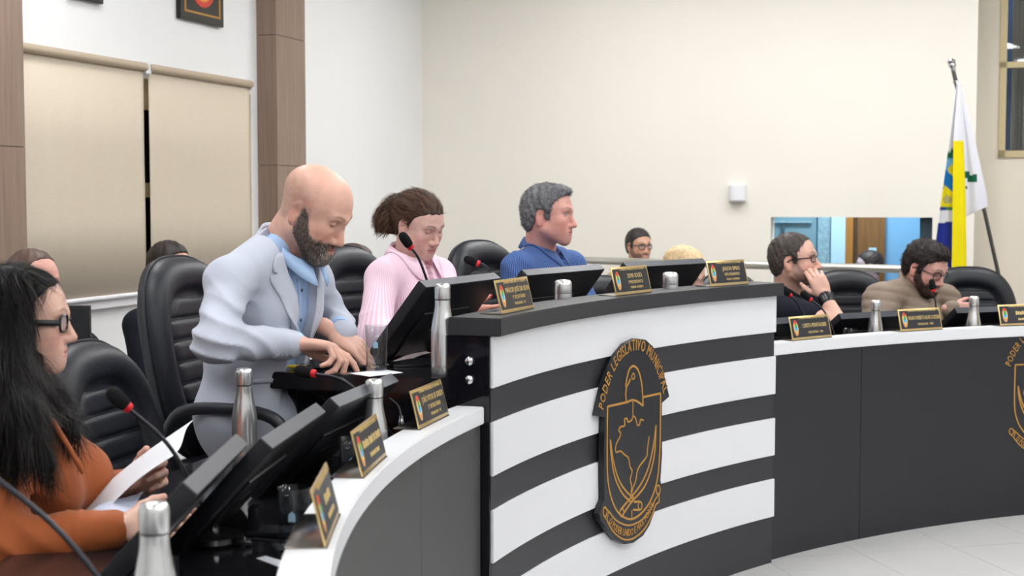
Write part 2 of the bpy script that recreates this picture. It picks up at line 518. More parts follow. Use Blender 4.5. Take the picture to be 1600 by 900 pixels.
p1b = wall_t(44, pd)
zs1 = px(20, 230, wall_p(p1b, pd, 0).y).z
pillar('trim_2', p1b - 0.9, p1b, pd, [0.9, zs1, 2.9])
# window behind the blinds
zb = 0.985; zt = 2.22
tw0 = wall_t(42); tw1 = wall_t(388)
win = tag(hexa_obj('window_1', LWf, (tw0 - .3, tw1, 0.0, 0.012, zb + 0.02, zt - 0.05), M_night_glass), kind='structure')
tm = wall_t(233, .03)
for a0, a1, z0, z1 in ((tw0 - .3, tw1, zt - .22, zt - .05), (tw0 - .3, tw1, zb + .02, zb + .1), (tw0 - .3, tw1, 1.52, 1.6), (tw1 - .06, tw1, zb, zt - .05), (tm - .75, tm - .69, zb, zt - .05), (tm + .5, tm + .56, zb, zt - .05)):
    hexa_obj('window_frame', LWf, (a0, a1, 0.0, 0.03, z0, z1), M_beige_metal, win)
hexa_obj('window_sill', LWf, (tw0 - .3, tw1 + .03, 0.0, 0.05, zb - .045, zb + .005), M_white_plastic, win)
def blind(t0, t1, label):
    root = empty('roller_blind', wall_p((t0 + t1) / 2, 0.07, zb), label, 'blind', 'roller blinds on the left wall')
    inv = root.matrix_world.inverted()
    f = lambda a, b, z: inv @ wall_p(a, b, z)
    n = 40; vs, fs = [], []
    for i in range(n + 1):
        a = t0 + (t1 - t0) * i / n
        for k, z in enumerate((zb + .02, 1.4, 1.8, zt)):
            w = 0.0015 * math.sin(i * 1.3 + k) if 0 < k < 3 else 0
            vs.append(f(a, 0.07 + w, z))
    for i in range(n):
        for k in range(3): fs.append((i * 4 + k, (i + 1) * 4 + k, (i + 1) * 4 + k + 1, i * 4 + k + 1))
    o = link_mesh('fabric', vs, fs, M_blind, root, True)
    md = o.modifiers.new('thickness', 'SOLIDIFY'); md.thickness = 0.0015
    tube('roller_tube', [f(t0 - .01, 0.075, zt + .005), f(t1 + .01, 0.075, zt + .005)], 0.024, M_blind_tube, root, 16)
    tube('bottom_bar', [f(t0, 0.07, zb + .012), f(t1, 0.07, zb + .012)], 0.012, M_white_plastic, root, 10)
    for a in (t0 - .012, t1 + .012):
        hexa_obj('bracket', f, (a - .012, a + .012, 0.0, 0.09, zt - .03, zt + .035), M_white_plastic, root, 0.003)
    return root
blind(wall_t(30, .07) - .3, wall_t(229, .07), 'wide beige roller blind beside the wooden pillar at the left edge')
blind(wall_t(237, .07), wall_t(393, .07), 'beige roller blind next to the middle wooden pillar')
# framed crests high on the wall
def framed(u0, u1, vbot, label):
    t0 = wall_t(u0, .03); t1 = wall_t(u1, .03); yb = wall_p((t0 + t1) / 2, .03, 0).y
    z0 = px((u0 + u1) / 2, vbot, yb).z; w = t1 - t0; h = w * 1.35
    root = empty('framed_crest', wall_p((t0 + t1) / 2, 0, z0), label, 'picture', 'framed crests on the left wall')
    inv = root.matrix_world.inverted(); f = lambda a, b, z: inv @ wall_p(a, b, z)
    hexa_obj('board', f, (t0, t1, 0.0, 0.03, z0, z0 + h), M_picture_black, root, 0.004)
    bw = w * 0.015; e = w * .09
    hexa_obj('border', f, (t0 + e, t1 - e, .03, .032, z0 + e, z0 + e + bw * 1.5), M_gold_paint, root)
    hexa_obj('border', f, (t0 + e, t1 - e, .03, .032, z0 + h - e - bw, z0 + h - e), M_gold_paint, root)
    hexa_obj('border', f, (t0 + e, t0 + e + bw * 2, .03, .032, z0 + e, z0 + h - e), M_gold_paint, root)
    hexa_obj('border', f, (t1 - e - bw * 2, t1 - e, .03, .032, z0 + e, z0 + h - e), M_gold_paint, root)
    c = (t0 + t1) / 2; zc = z0 + w * .54
    for r_, d, m in ((.33, .033, M_red), (.27, .035, M_orange), (.22, .037, M_cyellow), (.12, .039, M_green)):
        vs = [f(c + w * r_ * math.cos(q * math.pi / 16), dd, zc + w * r_ * 1.1 * math.sin(q * math.pi / 16)) for dd in (.03, d) for q in range(32)]
        fs = [tuple(range(32, 64))] + [(q, (q + 1) % 32, 32 + (q + 1) % 32, 32 + q) for q in range(32)]
        link_mesh('crest_ring', vs, fs, m, root)
framed(288, 355, 36, 'black framed crest with gold border above the beige roller blind')
framed(118, 170, 1, 'black framed crest almost out of the picture at the top left')

# back wall with the opening to the next room
s_o0 = bw_s(1203); s_o1 = bw_s(1455); s_end = bw_s(1520); ZO = px(1330, 339.5, BW((s_o0 + s_o1) / 2, 0, 0).y).z
wb = bmesh.new()
for a0, a1, z0, z1 in ((0, s_o0, -.004, CEIL), (s_o1, s_end, -.004, CEIL), (s_o0, s_o1, ZO, CEIL), (s_o0, s_o1, -.004, 0.35)):
    hexa(wb, BWf, a0, a1, 0.0, 0.22, z0, z1)
bmesh.ops.remove_doubles(wb, verts=wb.verts, dist=1e-5)
tag(bm_obj('wall_back', wb, M_cream_wall), kind='structure')
# recessed wall at the right with a window
dR = 0.35
s_w0 = bw_s(1555, dR); s_w1 = s_w0 + 1.3
yr = BW(s_w0, dR, 0).y
zw0 = px(1556, 246, yr).z; zw1 = zw0 + 1.75; zwm = px(1558, 102, yr).z
wr = bmesh.new()
for a0, a1, z0, z1 in ((s_end - .3, s_w0, -.004, CEIL), (s_w1, s_w1 + 3, -.004, CEIL), (s_w0, s_w1, -.004, zw0), (s_w0, s_w1, zw1, CEIL)):
    hexa(wr, BWf, a0, a1, dR, dR + .2, z0, z1)
bmesh.ops.remove_doubles(wr, verts=wr.verts, dist=1e-5)
tag(bm_obj('wall_right', wr, mat('beige_paint', srgb(228, 219, 203), 0.8, spec=0.2)), kind='structure')
w2 = tag(hexa_obj('window_2', BWf, (s_w0, s_w0 + .05, dR - .02, dR + .06, zw0, zw1), M_beige_metal), kind='structure')
for a0, a1, z0, z1 in ((s_w1 - .05, s_w1, zw0, zw1), (s_w0, s_w1, zw0, zw0 + .05), (s_w0, s_w1, zw1 - .05, zw1), (s_w0, s_w1, zwm - .022, zwm + .022)):
    hexa_obj('window_frame', BWf, (a0, a1, dR - .02, dR + .06, z0, z1), M_beige_metal, w2)
hexa_obj('pane', BWf, (s_w0 + .05, s_w1 - .05, dR + .02, dR + .024, zw0 + .05, zwm - .022), M_pane, w2)
hexa_obj('pane', BWf, (s_w0 + .05, s_w1 - .05, dR + .02, dR + .024, zwm + .022, zw1 - .05), M_pane, w2)
def curtain(a0, a1, d, m, label):
    n = 60; vs, fs = [], []
    for i in range(n + 1):
        a = a0 + (a1 - a0) * i / n; w = 0.025 * math.sin(i * 1.1) + 0.012 * math.sin(i * .43)
        vs += [BW(a, d + w, zw0 - .2), BW(a, d + w * .8, zw1 + .1)]
    for i in range(n): fs.append((2 * i, 2 * i + 2, 2 * i + 3, 2 * i + 1))
    o = link_mesh('curtain', vs, fs, m, None, True)
    md = o.modifiers.new('thickness', 'SOLIDIFY'); md.thickness = 0.004
    tag(o, label, 'curtain', 'curtains behind the right window')
curtain(s_w0 + .03, s_w0 + .11, dR + .4, M_curtain_blue, 'narrow blue curtain edge behind the right window')
curtain(s_w0 + .10, s_w0 + .19, dR + .34, M_curtain_grey, 'greyish gathered curtain behind the right window')
curtain(s_w0 + .19, s_w0 + .40, dR + .37, mat('curtain_pale', srgb(190, 205, 214), .85), 'pale blue sheer curtain at the right edge of the picture')
tag(hexa_obj('ceiling_light', BWf, (s_w0, s_w0 + .6, dR + .45, dR + .6, 3.3, 3.32), mat('added_led', (1, 1, 1), .5, emis=(.95, .98, 1.0), estr=30.0)), 'unseen white light added to brighten the curtains behind the right window', 'light')  # unseen lamp, added so the curtains behind the window look bright
tag(hexa_obj('wall_beyond_window', BWf, (s_w0 - .5, s_w1 + .5, dR + .7, dR + .75, zw0 - .5, CEIL), mat('brown_haze_wall', srgb(164, 148, 140), .8)), kind='structure')
# the next room seen through the opening
DN = 2.0
tag(hexa_obj('wall_next_room', BWf, (s_o0 - 1.5, s_o1 + 1.2, DN, DN + .1, 0, 2.6), M_blue_wall), kind='structure')
tag(hexa_obj('wall_next_room_side', BWf, (s_o0 - 1.6, s_o0 - 1.5, .22, DN, 0, 2.6), M_pale_blue), kind='structure')
tag(hexa_obj('ceiling_next_room', BWf, (s_o0 - 1.6, s_o1 + .12, .22, DN + .1, 2.6, 2.65), M_ceiling), kind='structure')
def nx(u, d=DN): return bw_s(u, d)
g = tag(hexa_obj('door_1', BWf, (nx(1203), nx(1275), DN - .05, DN, 0, 2.3), M_teal_grey), kind='structure')
hexa_obj('door_frame', BWf, (nx(1222), nx(1226), DN - .08, DN - .05, 0, px(1226, 349, BW(nx(1226), DN, 0).y).z), M_teal_dark, g)
hexa_obj('door_frame', BWf, (nx(1203), nx(1268), DN - .08, DN - .05, px(1226, 348, BW(nx(1226), DN, 0).y).z, px(1226, 345, BW(nx(1226), DN, 0).y).z), M_teal_frost, g)
hexa_obj('frosted_strip', BWf, (nx(1278), nx(1297), DN - .06, DN, 0, 2.3), M_teal_frost, g)
tag(hexa_obj('trim_3', BWf, (nx(1299), nx(1321), DN - .1, DN, 0, 2.5), M_pale_blue), kind='structure')
d2 = tag(hexa_obj('door_2', BWf, (nx(1338), nx(1382), DN - .05, DN, 0, 2.2), M_brown_door), kind='structure')
hexa_obj('door_frame', BWf, (nx(1321), nx(1333), DN - .1, DN, 0, 2.3), mat('door_frame_wood', srgb(150, 104, 44), .5), d2)
hexa_obj('door_frame', BWf, (nx(1333), nx(1339), DN - .07, DN, 0, 2.3), M_door_dark, d2)
zz = px(1362, 392, BW(nx(1362), DN, 0).y).z
hexa_obj('door_sign', BWf, (nx(1357), nx(1369), DN - .056, DN - .05, zz - .03, zz + .03), M_pale_blue, d2)
sf = tag(hexa_obj('window_3', BWf, (bw_s(1436, .16), s_o1, .10, .16, .35, ZO), M_teal_dark), kind='structure')
lamp2 = tag(hexa_obj('ceiling_light', BWf, (nx(1260), nx(1420), .9, 1.3, 2.585, 2.6), mat('next_led', (1, 1, 1), .5, emis=(.86, .95, 1.0), estr=55.0)), 'white ceiling light in the blue room behind the opening', 'light')

# ceiling lights of the chamber
led = None
for i, (x, y) in enumerate([(x, y) for x in (-1.6, .8, 3.2, 5.6, 8.0) for y in (-1.0, 1.4, 3.8, 6.2, 8.2)]):
    if wall_p(0, 0, 0) and ((Vector((x, y, 0)) - W0).dot(WN) < 0.7 or (Vector((x, y, 0)) - K).dot(WD) > -2.6): continue
    o = empty('ceiling_light', (x, y, CEIL), 'flat square white panel light recessed in the ceiling', 'light', 'ceiling panel lights')
    bm = bmesh.new(); box(bm, -.31, .31, -.31, .31, -.012, 0.0, bev=.003); bm_obj('frame', bm, M_white_plastic, o)
    bm = bmesh.new(); box(bm, -.29, .29, -.29, .29, -.016, -.011); bm_obj('diffuser', bm, M_emit, o)

for s_ in (1.9, 3.6, 5.3):  # extra unseen row, added to brighten the back wall
    o = empty('ceiling_light', BW(s_, -1.75, CEIL), 'unseen square panel light added to brighten the back wall', 'light', 'ceiling panel lights')
    bm = bmesh.new(); box(bm, -.31, .31, -.31, .31, -.012, 0.0, bev=.003); bm_obj('frame', bm, M_white_plastic, o)
    bm = bmesh.new(); box(bm, -.29, .29, -.29, .29, -.016, -.011); bm_obj('diffuser', bm, M_emit, o)

# wall speaker
sp_s0 = bw_s(1138); sp_s1 = bw_s(1165); spc = (sp_s0 + sp_s1) / 2; spw = (sp_s1 - sp_s0) / 2
z0 = px(1151, 315, BW(spc, 0, 0).y).z; z1 = px(1151, 289, BW(spc, 0, 0).y).z
sp = empty('wall_speaker', BW(spc, 0, z0), 'small white rounded speaker box on the cream back wall', 'speaker')
inv = sp.matrix_world.inverted()
def half_round(name, z0, z1, k, m, parent):
    vs, fs = [], []; n = 14
    for z in (z0, z1):
        vs += [inv @ BW(spc - spw * k * math.cos(math.pi * i / n), -spw * 1.3 * k * math.sin(math.pi * i / n) ** .6, z) for i in range(n + 1)]
    for i in range(n): fs.append((i, i + 1, n + 2 + i, n + 1 + i))
    fs += [tuple(range(n + 1)), tuple(range(2 * n + 1, n, -1)), (0, n + 1, 2 * n + 1, n)]
    bm = bmesh.new(); bv = [bm.verts.new(v) for v in vs]
    for f in fs: bm.faces.new([bv[i] for i in f])
    return auto_smooth(bm_obj(name, bm, m, parent))
half_round('housing', z0 + .01, z1 - .008, 1.0, M_white_plastic, sp)
half_round('top_cap', z1 - .008, z1, .96, M_white_plastic, sp)
half_round('bottom_cap', z0, z0 + .01, .93, mat('grey_plastic', srgb(200, 200, 205), .5), sp)

# steel railing in front of the back wall
ZR = 1.07
rail_px = [(640, 416), (700, 410), (747, 406), (820, 404.5), (900, 406), (987, 409), (1080, 411.5), (1180, 414.5), (1320, 418), (1480, 422.5)]
rp = []
for u, v in rail_px:
    Y = (CAMZ - ZR) * FPX / (v - 314.0); q = px(u, v, Y); rp.append(Vector((q.x, q.y, ZR)))
rl = empty('steel_railing', (rp[4].x, rp[4].y, 0), 'brushed steel handrail curving along the cream back wall', 'railing')
rel = lambda p: Vector(p) - Vector((rp[4].x, rp[4].y, 0))
path = smooth_path(rp, 5)
tube('handrail', [rel(p) for p in path], 0.026, M_rail_steel, rl, 12)
for dz in (.24, .50, .76):
    tube('lower_bar', [rel(p - Vector((0, 0, dz))) for p in path], 0.011, M_rail_steel, rl, 8)
for i in range(2, len(path), 6):
    p = path[i]
    tube('post', [rel((p.x, p.y, 0)), rel((p.x, p.y, ZR - .06))], 0.02, M_rail_steel, rl, 10)
    tube('post_pin', [rel((p.x, p.y, ZR - .06)), rel((p.x, p.y, ZR))], 0.008, M_rail_steel, rl, 8)

# ------------------------------------------------------------------ desks
ZL, ZL0 = 0.91, 0.86          # white ledge of the wings
ZWK = 0.78                    # worktop of the wings
def wing(name, th0, th1, label, seams, ends):
    root = empty(name, P3(R0 + .3, (th0 + th1) / 2, 0), label, 'desk')
    inv = root.matrix_world.inverted()
    def sw(nm, prof, a, b, m, bev=0.0):
        o = arc_sweep(nm, prof, a, b, m, None, bev=bev); o.parent = root; o.matrix_parent_inverse = inv; return o
    edges = [th0] + seams + [th1]
    for a, b in zip(edges[:-1], edges[1:]):
        g = .02 if a > b else -.02
        sw('front_panel', rect_prof(R0 + .012, R0 + .035, 0.0, ZL0), a - g, b + g, M_lit_lam if th0 > 150 else M_black_lam)
    sw('carcass', rect_prof(R0 + .035, R0 + .075, 0.0, ZL0), th0, th1, M_black_lam)
    sw('ledge', rect_prof(R0, R0 + .085, ZL0, ZL), th0, th1, M_white_lam, .003)
    sw('worktop', rect_prof(R0 + .075, R0 + .72, ZWK - .04, ZWK), th0, th1, M_desk_black, .003)
    for t in ends:
        sw('side_panel', rect_prof(R0 + .075, R0 + .66, 0, ZWK - .04), t, t - .35 if th0 > th1 else t + .35, M_desk_black)
    return root
left_wing = wing('curved_desk', 161.3, 205, 'curved dark desk with white ledge in the left foreground', [168.2, 183], [170, 178, 186])
right_wing = wing('curved_desk', 132.9, 92, 'long curved black desk with white ledge on the right below the flag', [125.0, 111], [124.2, 116, 108])
# raised podium
pod = empty('raised_podium', P3(R0 + .3, 147, 0), 'raised central podium with black and white stripes and a gold crest', 'desk')
pinv = pod.matrix_world.inverted()
TA, TB = 161.2, 133.1
def psw(nm, prof, a, b, m, bev=0.0, parent=pod):
    o = arc_sweep(nm, prof, a, b, m, None, bev=bev); o.parent = pod; o.matrix_parent_inverse = pinv; return o
psw('front_wall', rect_prof(4.345, 4.40, 0.0, 1.113), TA - .1, TB + .05, M_char_lam)
for a, b in ((.962, 1.112), (.706, .863), (.451, .606), (.195, .353)):
    psw('white_band', rect_prof(4.336, 4.346, a, b), TA - .05, TB, M_white_lam, .002)
psw('ledge', rect_prof(4.31, 4.47, 1.113, 1.165), TA + .1, TB - .2, M_char_lam, .003)
psw('end_panel', rect_prof(4.346, 4.475, 0.0, 1.112), TA + .05, TA - .3, M_gloss_black)
psw('end_panel', rect_prof(4.475, 4.99, 0.0, .945), TA + .05, TA - .3, M_gloss_black)
psw('end_panel', rect_prof(4.40, 4.99, 0.0, .945), TB + .3, TB, M_gloss_black)
psw('ledge_back', rect_prof(4.45, 4.47, .995, 1.113), TA - .3, TB, M_gloss_black)
psw('worktop', rect_prof(4.47, 5.05, .945, .995), TA + 1.0, TB, M_desk_black, .003)
psw('cable_box', rect_prof(4.475, 4.66, .86, .945), TA + .9, TA - .5, M_gloss_black)
for z in (1.040, .986):
    for_k = P3(4.405, TA + .05, z)
    fr = frame_at(4.405, TA + .05, z)
    o = lathe('knob', [(0, 0), (.011, 0), (.013, .003), (.012, .009), (.007, .013), (0, .014)], M_chrome, None, 20,
              matrix=None)
    o.parent = pod; o.matrix_local = pinv @ (fr @ Matrix.Rotation(-math.pi / 2, 4, 'Y'))

# emblems -------------------------------------------------------------------------------------
def emb(X, Y):
    s = .20 + .22 * Y / 900.0
    return ((X - 208) / 285.0 * .535, -(Y + s * (X - 208) - 440) / 870.0 * .744)
def E(*pts): return [emb(a, b) for a, b in pts]
def sp2(pts, n=5, closed=False):
    return [(p.x, p.y) for p in smooth_path([Vector((a, b, 0)) for a, b in pts], n)]
outline = E((68, 340), (78, 290), (95, 215), (120, 140), (150, 85), (185, 40), (225, 18), (260, 22), (290, 50), (315, 100), (335, 170), (350, 235), (354, 257), (326, 285), (328, 500), (322, 612), (330, 640), (327, 668), (312, 690), (300, 740), (280, 800), (255, 842), (215, 872), (180, 877), (145, 858), (115, 822), (95, 788), (80, 770), (75, 745), (84, 715), (96, 690), (94, 500), (97, 345))
W = .0075
def emblem_parts(stars):
    lines = []
    def S(pts, n=5, w=W): lines.append(ribbon_geo(sp2(E(*pts), n), w))
    def L_(pts, w=W): lines.append(ribbon_geo(E(*pts), w))
    L_([(183, 283), (106, 301)]); L_([(247, 262), (319, 244)])
    S([(106, 301), (105, 430), (106, 560), (113, 640), (131, 705), (160, 752), (205, 772), (248, 745), (284, 690), (308, 605), (317, 500), (319, 380), (319, 244)], 4)
    S([(183, 284), (206, 274), (226, 279), (250, 297)]); S([(250, 297), (247, 240), (241, 190), (229, 148), (211, 132), (194, 147), (184, 185), (180, 216), (188, 210), (199, 186)], 5)
    L_([(183, 210), (180, 250), (183, 284)])
    lines.append(ribbon_geo([(emb(210, 175)[0] + .011 * math.cos(a * .628), emb(210, 175)[1] + .011 * math.sin(a * .628)) for a in range(10)], W * .7, True))
    L_([(209, 280), (209, 343)], W * .7)
    S([(253, 358), (240, 355), (237, 374), (228, 378), (220, 350), (210, 340), (205, 356), (190, 365), (185, 350), (175, 356), (176, 380), (160, 385), (152, 400), (160, 411), (155, 431), (141, 460), (141, 490), (160, 486), (175, 500), (192, 515), (198, 550), (207, 570), (200, 605), (205, 630), (203, 662)], 4, W * .8)
    S([(275, 425), (268, 480), (265, 510), (240, 545), (228, 570), (222, 610), (208, 650), (207, 692)], 4, W * .8)
    S([(118, 437), (121, 500), (136, 590), (166, 660), (205, 702)]); S([(118, 437), (129, 520), (151, 600), (180, 650), (217, 686)])
    S([(302, 378), (298, 480), (285, 560), (255, 640), (205, 700), (170, 752)]); S([(302, 378), (291, 470), (271, 560), (240, 630), (195, 690), (162, 730)])
    for cx, cy, a, b in ((166, 743, 8, 17), (240, 716, 8, 17), (97, 738, 8, 20), (312, 650, 8, 20)):
        lines.append(ribbon_geo([emb(cx + a * math.cos(t * .524), cy + b * math.sin(t * .524)) for t in range(12)], W * .8, True))
    L_([(215, 700), (238, 698)]); L_([(212, 732), (238, 734)]); L_([(207, 735), (207, 775)], W * .7)
    S([(112, 735), (140, 772), (175, 793), (207, 796), (247, 776), (281, 735), (301, 690)], 5, W * .8)
    S([(106, 775), (125, 812), (150, 840), (180, 857), (215, 852), (255, 818), (285, 765), (303, 712)], 5, W * .8)
    L_([(97, 720), (112, 735), (106, 775), (95, 757)], W * .8); L_([(301, 690), (315, 668), (317, 700), (303, 712)], W * .8)
    if stars:
        for cx, cy in ((185, 385), (160, 445), (205, 500), (240, 420), (225, 460)):
            c = emb(cx, cy); pts = []
            for k in range(10):
                r_ = .021 if k % 2 == 0 else .009
                pts.append((c[0] + r_ * math.sin(k * math.pi / 5), c[1] + r_ * math.cos(k * math.pi / 5)))
            lines.append(ribbon_geo(pts, W * .5, True))
    top = sp2(E((88, 318), (100, 258), (120, 190), (150, 122), (185, 82), (222, 66), (255, 76), (285, 110), (308, 165), (325, 222), (331, 250)), 6)
    t1 = text_on_path('PODER LEGISLATIVO MUNICIPAL', top, .041)
    bot = sp2(E((113, 785), (135, 815), (160, 835), (185, 842), (215, 836), (250, 803), (280, 752), (296, 712)), 6)
    t2 = text_on_path('O PODER UNIDO É MAIS FORTE', bot, .026)
    return merge_flat(lines), t1, t2
def emblem(parent, inv, th, r, zc, scale, plate, stars):
    def put(off):
        return lambda x, y, d: inv @ P3(r - off - d, th - math.degrees(x * scale / r), zc + y * scale)
    base = 0.0
    if plate:
        bm = bmesh.new(); n = len(outline)
        bv = [bm.verts.new((a, b, 0)) for a, b in outline]; bm.faces.new(bv)
        bmesh.ops.triangulate(bm, faces=bm.faces[:])
        bmesh.ops.subdivide_edges(bm, edges=bm.edges[:], cuts=2, use_grid_fill=True)
        rr = bmesh.ops.extrude_face_region(bm, geom=bm.faces[:])
        for q in rr['geom']:
            if isinstance(q, bmesh.types.BMVert): q.co.z = .022
        pf = put(0.0)
        for v in bm.verts: v.co = pf(v.co.x, v.co.y, v.co.z)
        bm_obj('crest_plate', bm, M_black_lam, parent); base = .022
    a, b, c = emblem_parts(stars)
    for nm, gg in (('crest_lines', a), ('crest_motto_arch', b), ('crest_motto_banner', c)):
        bm_obj(nm, extrude_flat(gg[0], gg[1], .002, put(base)), M_gold_paint, parent)
emblem(pod, pinv, 147.2, 4.334, .655, 1.0, True, False)
rinv = right_wing.matrix_world.inverted()
emblem(right_wing, rinv, 110.2, R0 + .012, .60, .88, False, True)

# ------------------------------------------------------------------ copies
def copy_tree(o, parent=None):
    c = o.copy(); COL.objects.link(c)
    if parent is not None: c.parent = parent
    for ch in o.children: copy_tree(ch, c)
    return c
PROTO = {}
def place(kind, builder, matrix, label, cat, group=None):
    if kind not in PROTO:
        o = builder(); PROTO[kind] = o
    else:
        o = copy_tree(PROTO[kind])
    o.matrix_world = matrix
    for k in ('label', 'category', 'group'):
        if k in o: del o[k]
    return tag(o, label, cat, group)
def plain_empty(name):
    o = bpy.data.objects.new(name, None); COL.objects.link(o); o.empty_display_size = .1; return o

# ------------------------------------------------------------------ chairs
def chair_back_y(x, z):
    """lean and wrap of the backrest: y of its front at (x, z above the floor)"""
    return .20 + (z - .46) * .20 - .30 * x * x
def build_chair():
    root = plain_empty('office_chair')
    zc, hw, hh = .79, .262, .325
    def outline(phi, k):
        c, s = math.cos(phi), math.sin(phi); e = 2 / 2.7
        top = 1.0 if s > 0 else 1.0
        w = hw * (1.0 - .10 * max(0, -s) + .0)
        return (math.copysign(abs(c) ** e, c) * w * k, zc + math.copysign(abs(s) ** e, s) * hh * k * top)
    NA, rings = 56, [(0.0, .0), (.35, .0), (.60, -.002), (.66, .010), (.70, -.012), (.78, -.026), (.86, -.028), (.93, -.018), (.98, .004), (1.0, .03), (.985, .06), (.9, .075), (.5, .08), (0.0, .08)]
    vs, fs = [], []
    for k, dy in rings:
        for i in range(NA):
            x, z = outline(2 * math.pi * i / NA, k); vs.append((x, chair_back_y(x, z) + dy, z))
    for r in range(len(rings) - 1):
        for i in range(NA):
            j = (i + 1) % NA; fs.append((r * NA + i, r * NA + j, (r + 1) * NA + j, (r + 1) * NA + i))
    bm = bmesh.new(); bv = [bm.verts.new(v) for v in vs]
    for f in fs:
        try: bm.faces.new([bv[i] for i in f])
        except ValueError: pass
    bmesh.ops.remove_doubles(bm, verts=bm.verts, dist=1e-5)
    bk = bm_obj('backrest', bm, M_leather, root, True)
    # piping round the rim
    pts = []
    for i in range(NA):
        x, z = outline(2 * math.pi * i / NA, 1.003); pts.append((x, chair_back_y(x, z) + .035, z))
    tube('piping', pts, .006, M_leather, bk, 6, True)
    # stitched channels of the padding
    zz = [zc - .64 * hh * .96 + .64 * hh * 1.92 * i / 6 for i in range(7)]
    for a, b in zip(zz[:-1], zz[1:]):
        N, Mz = 18, 10; vs, fs = [], []
        for q in range(Mz + 1):
            z = a + .0008 + (b - a - .0016) * q / Mz
            t = min(.999, abs(z - zc) / (hh * .66)); w = hw * .655 * (1 - t ** 2.7) ** (1 / 2.7) * (1.0 if z > zc else .97)
            w = max(w, .05)
            for i in range(N + 1):
                x = -w + 2 * w * i / N
                edge = min(1.0, min(i, N - i) / 2.0) ; puff = (1 - abs(2 * q / Mz - 1) ** 5) * edge ** .5
                vs.append((x, chair_back_y(x, z) + .004 - .014 * puff, z))
        for q in range(Mz):
            for i in range(N):
                o = q * (N + 1) + i; fs.append((o, o + 1, o + N + 2, o + N + 1))
        link_mesh('back_channel', vs, fs, M_leather, bk, True)
    # seat
    bm = bmesh.new(); box(bm, -.26, .26, -.27, .23, .40, .50, bev=.035, seg=4)
    auto_smooth(bm_obj('seat', bm, M_leather, root), 60)
    for s in (-1, 1):
        p = smooth_path([(s * .27, .16, .43), (s * .325, .19, .56), (s * .335, .14, .665), (s * .34, -.02, .685), (s * .335, -.17, .665), (s * .325, -.21, .58), (s * .29, -.12, .46), (s * .26, -.08, .42)], 5)
        tube('armrest', p, .019, M_chair_plastic, root, 10)
    tube('column', [(0, 0, .10), (0, 0, .41)], .03, M_chair_plastic, root, 14)
    for i in range(5):
        a = 2 * math.pi * i / 5 + .3
        lg = tube('base_leg', [(0, 0, .11), (.15 * math.cos(a), .15 * math.sin(a), .10), (.29 * math.cos(a), .29 * math.sin(a), .065)], [.028, .024, .018], M_chair_plastic, root, 8)
        lathe('caster', [(0, -.014), (.024, -.014), (.027, -.006), (.027, .006), (.024, .014), (0, .014)], M_chair_plastic, lg, 14,
              matrix=Matrix.Translation((.29 * math.cos(a), .29 * math.sin(a), .028)) @ Matrix.Rotation(a + math.pi / 2, 4, 'Z') @ Matrix.Rotation(math.pi / 2, 4, 'Y'))
    return root
def chair(r, th, z, turn, label):
    return place('chair', build_chair, frame_at(r, th, z, turn), label, 'chair', 'black leather office chairs behind the desks')
chair(5.13, 159.3, .205, 2, 'black leather chair behind the bald man in the light grey jacket')
chair(5.26, 147.4, .205, 0, 'black leather chair behind the woman in the pink shirt')
chair(5.30, 137.8, .205, 4, 'black leather chair behind the man in the blue shirt')
chair(5.005, 167.0, 0, 0, 'empty black leather chair between the woman in orange and the bald man')
chair(5.50, 128.6, 0, -10, 'empty black chair half hidden behind the raised podium end')
chair(5.30, 113.8, 0, -12, 'black leather chair behind the man in the beige quilted jacket')
chair(5.42, 105.3, 0, -20, 'black leather chair at the right edge beneath the flag')
chair(5.36, 174.5, 0, 0, 'black leather chair behind the woman in the orange blouse')
chair(5.36, 120.6, 0, 0, 'black leather chair behind the man in the black t-shirt')

# ------------------------------------------------------------------ monitors
def build_monitor(tilt, wid=.55):
    def go():
        root = plain_empty('desk_monitor')
        W_, H_, T_ = wid, .32, .034
        up = H_ / 2 * math.cos(tilt) + .004
        A = Matrix.Translation((0, 0, up)) @ Matrix.Rotation(tilt, 4, 'X')
        bm = bmesh.new(); box(bm, -W_ / 2, W_ / 2, -T_ * .55, T_ * .45, -H_ / 2, H_ / 2, bev=.004)
        hb = auto_smooth(bm_obj('housing', bm, M_monitor, root, matrix=A))
        bm = bmesh.new(); box(bm, -W_ / 2 + .003, W_ / 2 - .003, -T_ * .5, T_ * .40, H_ / 2 - .001, H_ / 2 + .0012); bm_obj('top_strip', bm, M_monitor_edge, hb)  # lighter grey puts the highlight along the top edge into the colour
        bm = bmesh.new(); box(bm, -W_ / 2 + .012, W_ / 2 - .012, T_ * .45 - .001, T_ * .45 + .0006, -H_ / 2 + .02, H_ / 2 - .012); bm_obj('screen', bm, M_screen, hb)
        bm = bmesh.new(); box(bm, -.16, .16, -T_ * .55 - .006, -T_ * .5, -.13, .05, bev=.003); auto_smooth(bm_obj('rear_bulge', bm, M_monitor, hb))
        bm = bmesh.new(); box(bm, -.05, .02, -T_ * .55 - .0072, -T_ * .55 - .006, -.03, -.024); bm_obj('vent_slot', bm, M_monitor_edge, hb)
        bm = bmesh.new(); box(bm, -.035, .035, -.12, .03, 0.0, .012, bev=.004)
        box(bm, -.02, .02, -.03, -.005, .008, up * .5, bev=.004)
        auto_smooth(bm_obj('stand', bm, M_monitor, root))
        return root
    return go
MG = 'desk monitors in front of the councillors'
def monitor(kind, tilt, r, th, z, turn, label):
    return place(kind, build_monitor(math.radians(tilt), .50 if kind == 'monl' else .55), frame_at(r, th, z, turn), label, 'monitor', MG)
monitor('mon', 38, 4.70, 156.2, .995, 0, 'black tilted monitor beside the tall steel bottle on the podium')
monitor('mon', 38, 4.71, 146.8, .995, 0, 'black tilted monitor in front of the woman in the pink shirt')
